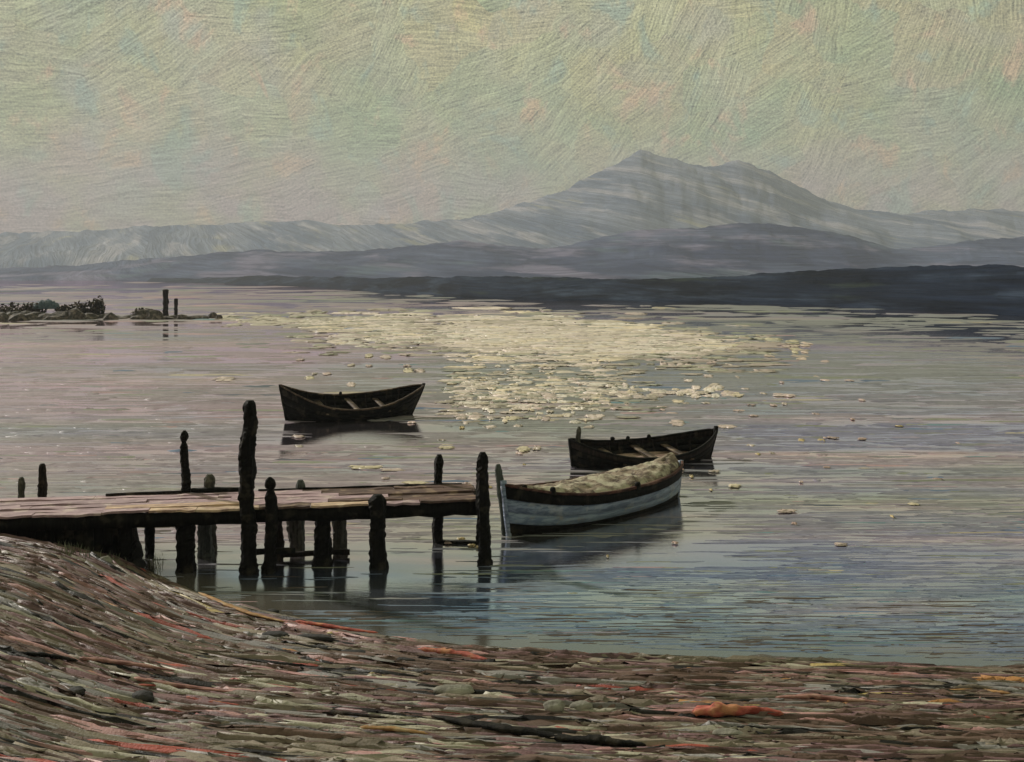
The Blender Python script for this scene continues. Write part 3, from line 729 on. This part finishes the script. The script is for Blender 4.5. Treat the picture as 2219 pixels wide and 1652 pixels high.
for i, px in enumerate(range(-60, 286, 21)):  # black boards added to fill the dark shadow mass under the deck
    u = u_at(px, 0.22); wp = A0 + ud * u + vd * 0.22
    zb = float(ground(np.array([wp.x]), np.array([wp.y]), False)[0][0]) - 0.25
    if px > 215: zb = max(zb, 0.1 + 0.25 * ((i * 7) % 3))
    beam('board', (u, 0.24 + 0.03 * (i % 2), zb), (u, 0.24 + 0.03 * (i % 2), ZD - 0.06), 0.05, 0.185, 'tar', pier, 0.006, 5)

# two weathered posts standing in the water behind the pier
for px, top, r, lab in ((46, 1034, 0.075, 'shorter of two grey posts behind the landward pier'), (93, 1005, 0.095, 'taller of two grey posts behind the landward pier')):
    d = 25.6; x = (px - CX) * d / F; z1 = H - d * (top - YH) / F
    Vp, Fp = post_mesh('mooring_post', r, -1.0, z1, (0, 0), False, px)
    tag(mesh_obj('mooring_post', Vp, Fp, M['tar_brown'] if px > 50 else M['grey_wood'], loc=(x, d, 0)), lab, 'post', 'grey posts behind the pier')

# boulders packed under the landward end, blackened for the deck's shadow
k = 0
for px, v, zc, s in [(60, 1.0, 0.85, 0.55), (110, 1.1, 0.72, 0.6), (165, 1.0, 0.62, 0.55), (262, 0.8, 0.42, 0.42), (235, 1.0, 0.6, 0.6), (150, 1.5, 0.7, 0.7), (283, 0.5, 0.2, 0.28), (275, 1.1, 0.22, 0.3)]:
    p = A0 + ud * u_at(px, v) + vd * v
    stone((p.x, p.y, zc - 0.1), (s, 0.5, s * 0.72), M['bank_stone'], 'black mossy boulder packed under the landward end of the pier', 'boulder', 0, 70 + k, 'boulders under the pier', 'boulder'); k += 1
stone(on_beach(228, 1222) + Vector((0, 0, 0.03)), (0.14, 0.1, 0.13), M['pale_stone'], 'small pale stone standing in grass under the pier', rz=0.3, seed=91)

# grass at the foot of the bank
gv, gf, gc = [], [], []
for i in range(420):
    px = random.uniform(120, 360); py = 1188 + (px - 120) * 0.16 + random.gauss(4, 7)
    p = on_beach(px, py); hgt = random.uniform(0.08, 0.24); w = 0.009; a = random.uniform(0, 3.14); b = len(gv)
    ln = random.uniform(-0.06, 0.06)
    dx_, dy_ = math.cos(a) * w, math.sin(a) * w
    gv += [(p.x - dx_, p.y - dy_, p.z - 0.02), (p.x + dx_, p.y + dy_, p.z - 0.02), (p.x + ln * .4 + dx_ * .7, p.y + dy_ * .7, p.z + hgt * .6), (p.x + ln * .4 - dx_ * .7, p.y - dy_ * .7, p.z + hgt * .6), (p.x + ln, p.y, p.z + hgt)]
    gf += [(b, b + 1, b + 2, b + 3), (b + 3, b + 2, b + 4)]
    cc = random.choice([(0.20, 0.22, 0.14), (0.12, 0.13, 0.08), (0.28, 0.29, 0.2)]); gc += [cc] * 5
tag(mesh_obj('grass', gv, gf, M['shingle'], colors=np.array(gc)), 'thin pale grass along the foot of the dark bank', 'grass', kind='stuff')

# ------------------------------------------------------------------ boats
def boat(name, p_left, p_right, beam_w, free, rise_l, rise_r, label, mats, rake_l=0.2, rake_r=0.25, posts=(), thwarts=(-0.45, 0.05, 0.5), group='rowing boats moored off the pier', nst=5, hollow=True):
    """double-ended clinker boat; x runs from its left to its right stem, near side is -y"""
    c = (p_left + p_right) / 2; c.z = 0
    Lb = (p_right - p_left).length; rz = math.atan2(p_right.y - p_left.y, p_right.x - p_left.x)
    e = empty(name, c, label, 'rowing boat', group, rz)
    def sec(s, tt, side, off=0.0):
        b = beam_w / 2 * max(0.0, 1 - abs(s) ** 2.4) ** 0.75
        zs = free + (rise_l * max(0, -s) ** 2.4 if s < 0 else rise_r * s ** 2.4)
        zk = -0.22 + 0.12 * abs(s) ** 4
        y = b * math.sin(tt * math.pi / 2) ** 0.62 + off + 0.022
        z = zk + (zs - zk) * tt ** 1.25
        rk = rake_l if s < 0 else rake_r
        x = s * (Lb / 2) + (1 if s > 0 else -1) * rk * (z) * abs(s) ** 3
        return Vector((x, side * y, z))
    ns = 34
    ss = [math.sin(math.pi / 2 * (-1 + 2 * i / (ns - 1))) for i in range(ns)]
    for side in (-1, 1):
        for k in range(nst):
            t0, t1 = k / nst, (k + 1) / nst + 0.01; V, Fc = [], []
            for s in ss:
                j = random.uniform(-0.006, 0.006)
                V += [sec(s, t0, side, 0.026 + j), sec(s, (t0 + t1) / 2, side, 0.016 + j), sec(s, t1, side, 0.004 + j), sec(s, t1, side, -0.014 + j), sec(s, t0, side, -0.002 + j)]
            for i in range(ns - 1):
                for j in range(5): a = i * 5 + j; b = i * 5 + (j + 1) % 5; Fc.append((a, b, b + 5, a + 5) if side < 0 else (a, a + 5, b + 5, b))
            mt = mats['strakes'][k]
            mesh_obj('plank', V, Fc, M[mt], e)
        V, Fc = [], []
        for s in ss:
            q = sec(s, 1, side, 0.03); q2 = sec(s, 1, side, -0.05); j = random.uniform(-0.008, 0.008)
            V += [q + Vector((0, 0, -0.03 + j)), q + Vector((0, 0, 0.03 + j)), q2 + Vector((0, 0, 0.03 + j)), q2 + Vector((0, 0, -0.02 + j))]
        for i in range(ns - 1):
            for j in range(4): a = i * 4 + j; b = i * 4 + (j + 1) % 4; Fc.append((a, b, b + 4, a + 4))
        mesh_obj('gunwale', V, Fc, M[mats['rail']], e)
    # stems
    for sg, hh, rk, rise in ((-1, posts[0] if posts else 0.06, rake_l, rise_l), (1, posts[1] if posts else 0.06, rake_r, rise_r)):
        top = free + rise + hh; V, Fc = [], []
        for i in range(9):
            f = i / 8; z = -0.25 + (top + 0.25) * f
            x = sg * (Lb / 2 + rk * min(z, free + rise)); wd = 0.075 * (1 - 0.2 * f); th = 0.045
            j = random.uniform(-0.008, 0.008)
            V += [(x - wd + j, -th, z), (x + wd + j, -th, z), (x + wd + j, th, z), (x - wd + j, th, z)]
        for i in range(8):
            for j in range(4): a = i * 4 + j; b = i * 4 + (j + 1) % 4; Fc.append((a, b, b + 4, a + 4))
        Fc.append(tuple(32 + j for j in range(4)))
        mesh_obj('stem_post', V, Fc, M[mats['stem']], e)
    for s in thwarts:
        zt = free - 0.17; b = sec(s, 0.9, 1).y - 0.03; x = s * Lb / 2
        beam('thwart', (x, -b, zt), (x, b, zt), 0.22, 0.05, mats.get('seat', 'rail_brown'), e, 0.006)
    for s in (-0.75, -0.6, -0.3, -0.15, 0.2, 0.35, 0.65, 0.8):
        V, Fc = [], []
        pts = [sec(s, q, -1, -0.03) for q in np.linspace(0.95, 0.15, 6)] + [sec(s, q, 1, -0.03) for q in np.linspace(0.15, 0.95, 6)]
        for q in pts:
            V += [q + Vector((-0.025, 0, 0)), q + Vector((0.025, 0, 0)), q + Vector((0.025, 0, 0.045)), q + Vector((-0.025, 0, 0.045))]
        for i in range(len(pts) - 1):
            for j in range(4): a = i * 4 + j; b = i * 4 + (j + 1) % 4; Fc.append((a, b, b + 4, a + 4))
        mesh_obj('rib', V, Fc, M['tar_brown'], e)
    V = []; n2 = 14
    for i in range(n2):
        s = -0.82 + 1.64 * i / (n2 - 1); b = sec(s, 0.45, 1).y * 0.8
        V += [(s * Lb / 2, -b, 0.10), (s * Lb / 2, b, 0.10)]
    Fc = [(2 * i, 2 * i + 2, 2 * i + 3, 2 * i + 1) for i in range(n2 - 1)]
    mesh_obj('floor_board', V, Fc, M[mats['in']], e, smooth=False)
    return e, sec, Lb

boatA, secA, LA = boat('rowing_boat', at(622, 912), at(890, 898), 2.5, 0.66, 0.84, 0.62,
    'black rowing boat with brown inside lying alone farthest from the pier', dict(strakes=['tar', 'tar', 'tar', 'tar', 'tar'], rail='rail_brown', stem='tar', **{'in': 'boat_inside'}),
    0.22, 0.42, (0.03, 0.06), nst=5)
boatC, secC, LC = boat('rowing_boat', at(1243, 1012), at(1536, 990), 2.1, 0.42, 0.46, 0.48,
    'black open rowing boat lying behind the blue boat', dict(strakes=['tar', 'tar', 'tar', 'tar', 'tar_brown'], rail='tar', stem='tar', **{'in': 'boat_inside'}),
    0.2, 0.22, (0.03, 0.12), nst=5)
boatB, secB, LB = boat('rowing_boat', at(1104, 1162), at(1466, 1076), 1.8, 0.76, 0.44, 0.16,
    'blue grey rowing boat with black top plank beside the outer end of the pier', dict(strakes=['tar', 'tar', 'blue_pale', 'blue_paint', 'tar'], rail='rail_red', stem='blue_paint', **{'in': 'boat_inside'}),
    0.16, 0.22, (0.10, 0.03), nst=5)

boatA.rotation_euler.x = 0.15; boatC.rotation_euler.x = 0.13          # both lie heeled a little towards the beach
# oar lock blocks along the rails
for bt, sec, L, ss in ((boatC, secC, LC, (-0.25, 0.0, 0.3)), (boatB, secB, LB, (-0.72, 0.12)), (boatA, secA, LA, (-0.05,))):
    for s in ss:
        q = sec(s, 1, 1 if bt is not boatB else -1, -0.01)
        Vp, Fp = post_mesh('oar_lock', 0.065, -0.05, 0.13, seed=int(s * 100) + 300)
        mesh_obj('oar_lock', Vp, Fp, M['tar'], bt, loc=q)
# rudder posts standing up at the left stems
Vp, Fp = post_mesh('rudder_post', 0.085, -0.2, 1.66, (-0.13, 0), False, 511, 0.9)
o = mesh_obj('rudder_post', Vp, Fp, M['slate_wood'], boatB, loc=(-LB / 2 + 0.02, 0.14, 0.0)); o['label'] = 'grey green rudder post leaning outward'
Vp, Fp = post_mesh('rudder_post', 0.075, 0.2, 1.28, (-0.03, 0), False, 512, 1.0)
o = mesh_obj('rudder_post', Vp, Fp, M['grey_wood'], boatC, loc=(-LC / 2 + 0.12, 0.0, 0.0)); o['label'] = 'grey post standing at the stem'

# heap of nets and canvas in the blue boat
m, t, bs, out = new_mat('net_heap')
tc = t.node('ShaderNodeTexCoord'); ob = tc.outputs['Object']
n1_ = t.noise(t.scale(ob, (1.6, 4, 4)), 1.5, 6, 0.68, 0.6); n2_ = t.noise(ob, 2.2, 4, 0.6); n3_ = t.noise(t.scale(ob, (5, 12, 12)), 1.5, 4, 0.7)
c = t.mix(t.remap(n1_, 0.38, 0.60), (0.09, 0.06, 0.045), (0.40, 0.31, 0.23)); c = t.mix(t.remap(n2_, 0.46, 0.60, 0, 0.9), c, (0.66, 0.61, 0.46))
c = t.mix(t.remap(n3_, 0.60, 0.70), c, (0.75, 0.70, 0.55)); c = t.mix(t.remap(n3_, 0.38, 0.30), c, (0.03, 0.025, 0.02))
t.put(bs.inputs['Base Color'], c); bs.inputs['Roughness'].default_value = 0.7
bump(t, bs, t.math('ADD', n1_, n3_), 1.0, 0.06); M['net'] = m
nu, nvv = 90, 26; V = []
for i in range(nu):
    s = -0.86 + 1.78 * i / (nu - 1)
    for j in range(nvv):
        w = -1 + 2 * j / (nvv - 1); q = secB(s, 1, 1, -0.07); yy = max(q.y, 0.0) * w
        crown = (1 - w * w) ** 0.6
        hgt = 0.12 + 0.20 * sm(-0.9, 0.7, np.array(s)) + 0.16 * fbm(np.array(s * 3.2), np.array(w * 1.6), 4, 77) + 0.05 * fbm(np.array(s * 14.), np.array(w * 5), 2, 78)
        V.append((q.x * 0.99, yy, q.z - 0.07 + crown * float(hgt)))
o = mesh_obj('fishing_net', V, grid_faces(nvv, nu), M['net'])
o.location = boatB.location; o.rotation_euler = boatB.rotation_euler
tag(o, 'cream and brown heap of fishing net filling the blue grey boat', 'fishing net')

# ------------------------------------------------------------------ breakwater far out on the left
bwk = empty('breakwater', at(200, 694), 'low dark stone breakwater across the water, far from the beach', 'breakwater')
rb = random.Random(5)
def far_rock(px, py_base, wpx, hpx, seed, parent):
    p = at(px, py_base); sc = p.y / F
    bm = bmesh.new(); bmesh.ops.create_icosphere(bm, subdivisions=2, radius=1)
    for v in bm.verts:
        k = 1 + 0.45 * float(fbm(v.co.x * 1.4 + seed, v.co.y + v.co.z * 1.4, 2, seed))
        v.co = Vector((v.co.x * wpx / 2 * sc * k, v.co.y * wpx / 2 * sc * 0.8 * k, v.co.z * hpx * sc * k))
    me = bpy.data.meshes.new('rock'); bm.to_mesh(me); bm.free(); me.materials.append(M['far_stone'])
    o = bpy.data.objects.new('rock', me); COL.objects.link(o); o.parent = parent; o.location = p - parent.location
for px in range(-460, 250, 13):
    far_rock(px + rb.uniform(-4, 4), 692 + rb.uniform(-3, 2), rb.uniform(34, 60), (12 if px > 130 else 9) + rb.uniform(0, 16) * (1 if 120 < px < 225 else 0.55), px + 500, bwk)
for px in range(250, 450, 12):
    far_rock(px, 690 + rb.uniform(-1, 2), rb.uniform(26, 50), rb.uniform(5, 9) + (12 if 300 < px < 345 else 0), px + 900, bwk)
for px, b_, w_, h_ in ((462, 690, 24, 15), (474, 692, 16, 9), (445, 692, 16, 6)): far_rock(px, b_, w_, h_, px, bwk)
for px, top, wpx, lab in ((359, 627, 12, 'thicker and taller of two posts on the far breakwater'), (381, 647, 8, 'thinner and shorter of two posts on the far breakwater')):
    d = 150.; x = (px - CX) * d / F
    Vp, Fp = post_mesh('marker_post', wpx / 2 * d / F, -0.5, H - d * (top - YH) / F, seed=px, flare=0.95)
    tag(mesh_obj('marker_post', Vp, Fp, M['tar_brown'], loc=(x, d, 0)), lab, 'post', 'posts on the far breakwater')
V = []
for i in range(20):
    for j in range(9):
        a = math.pi * j / 8; s = -1 + 2 * i / 19; r = max(0, 1 - s * s) ** 0.5 * (1 + 0.2 * rb.uniform(-1, 1))
        V.append((s * 1.9, math.cos(a) * 1.3 * r, 1.3 + math.sin(a) * 1.2 * r))
o = mesh_obj('tarpaulin', V, grid_faces(9, 20), M['blue_cloth'], loc=at(100, 690)); tag(o, 'faded blue tarpaulin mound among the far breakwater rocks', 'tarpaulin')

M['scrub'] = pigment_mat('scrub', 0.8, 0.1, 0.02, 2.0)
for i, (px, top, wpx, lab) in enumerate([(25, 655, 70, 'low olive scrub at the landward end of the far breakwater'), (72, 652, 60, 'brown scrub left of the blue tarpaulin on the far breakwater'),
        (140, 660, 50, 'small dark scrub right of the blue tarpaulin on the far breakwater'), (178, 650, 62, 'dark bush in the middle of the far breakwater'), (212, 640, 34, 'tallest pointed bush on the far breakwater'), (315, 668, 60, 'low brown scrub left of the two far posts')]):
    d = 150.0; sc = d / F; x0 = (px - CX) * sc; hh_ = (690 - top) * sc; rs = np.random.default_rng(400 + i); n_ = 420
    p = rs.normal(0, 1, (n_, 3)); p /= np.linalg.norm(p, axis=1, keepdims=True); p *= rs.random((n_, 1)) ** 0.4
    p = p * np.array((wpx * sc / 2, wpx * sc / 3, hh_ / 2)) + np.array((0, 0, hh_ / 2)); p[:, 2] *= 1 - 0.25 * rs.random(n_)
    a1 = rs.normal(0, 1, (n_, 3)); a2 = rs.normal(0, 1, (n_, 3)); sz = rs.uniform(0.12, 0.34, (n_, 1))
    a1 *= sz / np.linalg.norm(a1, axis=1, keepdims=True); a2 *= sz * 0.7 / np.linalg.norm(a2, axis=1, keepdims=True)
    Vb = np.stack([p - a1, p + a2, p + a1, p - a2], 1).reshape(-1, 3)
    cb = np.array([(0.055, 0.045, 0.032), (0.10, 0.08, 0.055), (0.04, 0.042, 0.028), (0.15, 0.125, 0.09)])[rs.integers(0, 4, n_)]
    bo = grid_mesh('bush', Vb, np.arange(n_ * 4).reshape(-1, 4), M['scrub'], {'pigment': ('COLOR', np.repeat(cb, 4, 0))})
    bo.location = (x0, d, 0.1); tag(bo, lab, 'bush', 'scrub on the far breakwater')

# ------------------------------------------------------------------ wind streaks: low coloured crests all over the lake
M['ripple'] = pigment_mat('ripple', 0.5, 0.35, 0.02, 3.0)
nr = 8500
rx = rng.uniform(-60, 2280, nr); ry = 604 + (1455 - 604) * rng.random(nr) ** 0.85
dd = H * F / (ry - YH); wx_ = (rx - CX) * dd / F
ok = (dd > shore_y(wx_) + 0.25) & (dd < shore_d(rx) * 0.97)
mirror_zone = ((wx_ > -9.6) & (wx_ < -3.6) & (dd > 38.5) & (dd < 45)) | ((wx_ > -8.5) & (wx_ < -0.4) & (dd > 19.5) & (dd < 24.5)) | ((wx_ > -0.3) & (wx_ < 5.2) & (dd > 22.5) & (dd < 31)) | ((wx_ > 4.0) & (wx_ < 7.2) & (dd > 31) & (dd < 35.5))
ok &= ~(mirror_zone & (rng.random(nr) < 0.93))                       # ripples thinned where the boats and pier are mirrored
rx, ry, dd, wx_ = rx[ok], ry[ok], dd[ok], wx_[ok]
ld = np.log(dd); la = wx_ / dd
q1 = fbm(la * 5 + 2, ld * 7, 3, 201); q2 = fbm(la * 4 - 7, ld * 9, 3, 211); u_ = rng.random(len(rx))
RP = {'sage': (0.26, 0.275, 0.21), 'grey': (0.25, 0.25, 0.255), 'lilac': (0.31, 0.265, 0.33), 'rose': (0.42, 0.28, 0.30), 'blue': (0.13, 0.19, 0.31), 'teal': (0.15, 0.27, 0.31), 'cream': (0.46, 0.40, 0.30), 'deep': (0.10, 0.12, 0.16), 'mud': (0.085, 0.062, 0.05)}
Zb = ground(wx_, dd, False)[0]
nearw = np.clip((26 - dd) / 7, 0, 1); leftw = np.clip((0.0 - la) / 0.3, 0, 1); farw = np.clip((dd - 90) / 80, 0, 1)
wts = {'sage': 0.8 + 3.0 * np.maximum(q1, 0), 'grey': 0.9 + 0 * la, 'lilac': 0.8 + 3.0 * np.maximum(-q1, 0) + 0.4 * leftw, 'rose': 0.18 + 1.2 * leftw * (q2 > -0.1) + 1.0 * np.maximum(q2 - 0.2, 0),
       'blue': 0.25 + 1.3 * nearw + 0.6 * np.maximum(-q2, 0), 'teal': 0.12 + 1.6 * nearw, 'cream': 0.12 + 0.25 * farw, 'deep': 0.2 + 0.2 * nearw + 0 * la, 'mud': 4.0 * np.clip(1 + Zb / 0.38, 0, 1) * (dd < 30)}
for k_ in ('rose', 'lilac', 'cream'): wts[k_] = wts[k_] * (1 - 0.75 * nearw)
Wt = np.cumsum(np.stack(list(wts.values()), 1), 1); Wt /= Wt[:, -1:]
ci = (u_[:, None] > Wt).sum(1).clip(0, len(RP) - 1)
rc = np.array(list(RP.values()))[ci] 
field = water_tint(wx_, dd); keep = (rng.random(len(rx)) < 0.87)[:, None] & (ci != len(RP) - 1)[:, None]
rc = np.where(keep, field, rc) * rng.uniform(0.84, 1.16, (len(rx), 1))
rl = rng.gamma(2.0, 50, len(rx)) + 16; rt_ = rng.uniform(1.4, 4.4, len(rx))
rt_ = rt_ * np.clip((ry - YH) / 70, 0.3, 1)
rd = rt_ * dd * dd / (H * F)
ripples = daubs('ripples', np.c_[wx_, dd], rng.normal(0, 0.03, len(rx)) * np.minimum(1, 25 / dd), rl * dd / F, rd, np.minimum(0.08 * rd, 0.03 + rd * 0.01), rc, lambda x, y: np.full(np.shape(x), 0.004), M['ripple'], 18, seg=6)
tag(ripples, 'long low wind ripples streaking the grey lake with rose and blue', 'ripples', kind='stuff')

# ------------------------------------------------------------------ sun glitter put into the colour of raised cream flecks on the water
rr_ = random.Random(12)
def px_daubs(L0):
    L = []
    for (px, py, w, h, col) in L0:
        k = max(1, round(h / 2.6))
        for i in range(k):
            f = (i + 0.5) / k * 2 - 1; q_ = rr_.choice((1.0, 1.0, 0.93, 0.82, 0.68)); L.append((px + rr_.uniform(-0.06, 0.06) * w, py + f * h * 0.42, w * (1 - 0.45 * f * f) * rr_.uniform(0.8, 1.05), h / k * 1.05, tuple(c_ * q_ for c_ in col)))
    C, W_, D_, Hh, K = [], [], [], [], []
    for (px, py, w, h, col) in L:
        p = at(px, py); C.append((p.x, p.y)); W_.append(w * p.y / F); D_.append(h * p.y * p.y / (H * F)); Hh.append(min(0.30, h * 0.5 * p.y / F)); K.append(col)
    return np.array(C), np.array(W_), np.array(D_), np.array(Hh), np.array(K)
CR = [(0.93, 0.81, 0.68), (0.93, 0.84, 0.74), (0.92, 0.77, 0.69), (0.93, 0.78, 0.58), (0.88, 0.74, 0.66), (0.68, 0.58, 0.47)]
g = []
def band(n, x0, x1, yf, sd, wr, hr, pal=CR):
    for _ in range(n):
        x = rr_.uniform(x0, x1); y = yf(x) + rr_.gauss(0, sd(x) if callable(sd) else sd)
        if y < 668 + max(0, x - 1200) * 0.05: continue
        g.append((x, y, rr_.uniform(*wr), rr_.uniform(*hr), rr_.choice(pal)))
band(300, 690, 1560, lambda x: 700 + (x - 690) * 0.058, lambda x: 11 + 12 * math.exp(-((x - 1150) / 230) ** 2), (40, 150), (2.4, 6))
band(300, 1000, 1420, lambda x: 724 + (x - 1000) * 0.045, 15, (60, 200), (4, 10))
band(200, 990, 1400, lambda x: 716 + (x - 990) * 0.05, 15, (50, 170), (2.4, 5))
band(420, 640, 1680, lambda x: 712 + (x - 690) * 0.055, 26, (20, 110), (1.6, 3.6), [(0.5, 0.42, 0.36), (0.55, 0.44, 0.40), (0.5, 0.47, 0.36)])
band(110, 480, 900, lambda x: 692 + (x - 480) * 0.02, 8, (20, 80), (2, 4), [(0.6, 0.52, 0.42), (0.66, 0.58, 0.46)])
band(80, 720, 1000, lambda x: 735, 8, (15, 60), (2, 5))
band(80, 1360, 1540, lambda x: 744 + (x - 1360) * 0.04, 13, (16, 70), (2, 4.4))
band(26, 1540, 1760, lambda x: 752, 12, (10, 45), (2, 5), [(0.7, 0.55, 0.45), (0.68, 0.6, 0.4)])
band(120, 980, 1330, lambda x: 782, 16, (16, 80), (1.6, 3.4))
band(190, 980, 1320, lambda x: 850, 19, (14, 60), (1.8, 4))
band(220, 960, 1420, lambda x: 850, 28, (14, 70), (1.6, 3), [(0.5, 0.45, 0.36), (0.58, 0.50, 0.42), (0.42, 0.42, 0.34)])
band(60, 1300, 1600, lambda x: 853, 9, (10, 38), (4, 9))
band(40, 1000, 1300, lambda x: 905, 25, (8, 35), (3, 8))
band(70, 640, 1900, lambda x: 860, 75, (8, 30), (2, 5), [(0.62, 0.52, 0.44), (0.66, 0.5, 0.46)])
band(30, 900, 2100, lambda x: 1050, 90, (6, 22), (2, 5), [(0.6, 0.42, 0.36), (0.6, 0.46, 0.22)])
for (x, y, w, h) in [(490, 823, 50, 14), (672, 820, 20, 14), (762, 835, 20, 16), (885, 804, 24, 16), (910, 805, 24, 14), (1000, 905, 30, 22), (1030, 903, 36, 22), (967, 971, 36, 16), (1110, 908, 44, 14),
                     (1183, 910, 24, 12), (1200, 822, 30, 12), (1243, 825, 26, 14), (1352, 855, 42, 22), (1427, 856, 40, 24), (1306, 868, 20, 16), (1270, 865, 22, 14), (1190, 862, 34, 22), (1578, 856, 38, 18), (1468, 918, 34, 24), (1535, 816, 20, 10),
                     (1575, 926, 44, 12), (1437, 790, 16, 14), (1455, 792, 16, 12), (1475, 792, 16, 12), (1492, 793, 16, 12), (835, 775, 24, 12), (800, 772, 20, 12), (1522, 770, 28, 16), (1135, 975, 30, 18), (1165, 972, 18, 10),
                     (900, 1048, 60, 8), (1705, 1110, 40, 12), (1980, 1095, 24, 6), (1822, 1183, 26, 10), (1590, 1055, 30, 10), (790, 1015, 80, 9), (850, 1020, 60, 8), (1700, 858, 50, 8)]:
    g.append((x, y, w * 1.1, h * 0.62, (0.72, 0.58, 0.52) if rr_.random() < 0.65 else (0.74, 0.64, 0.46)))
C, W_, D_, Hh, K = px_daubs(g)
painted_glitter = daubs('foam', C, rng.normal(0, 0.02, len(C)), W_, D_, np.maximum(Hh, 0.02), K, lambda x, y: np.full(np.shape(x), 0.035), M['foam'], 8, seg=9, rows=5)
tag(painted_glitter, 'cream and rose flecks of foam catching the low sun on the water', 'foam', kind='stuff')
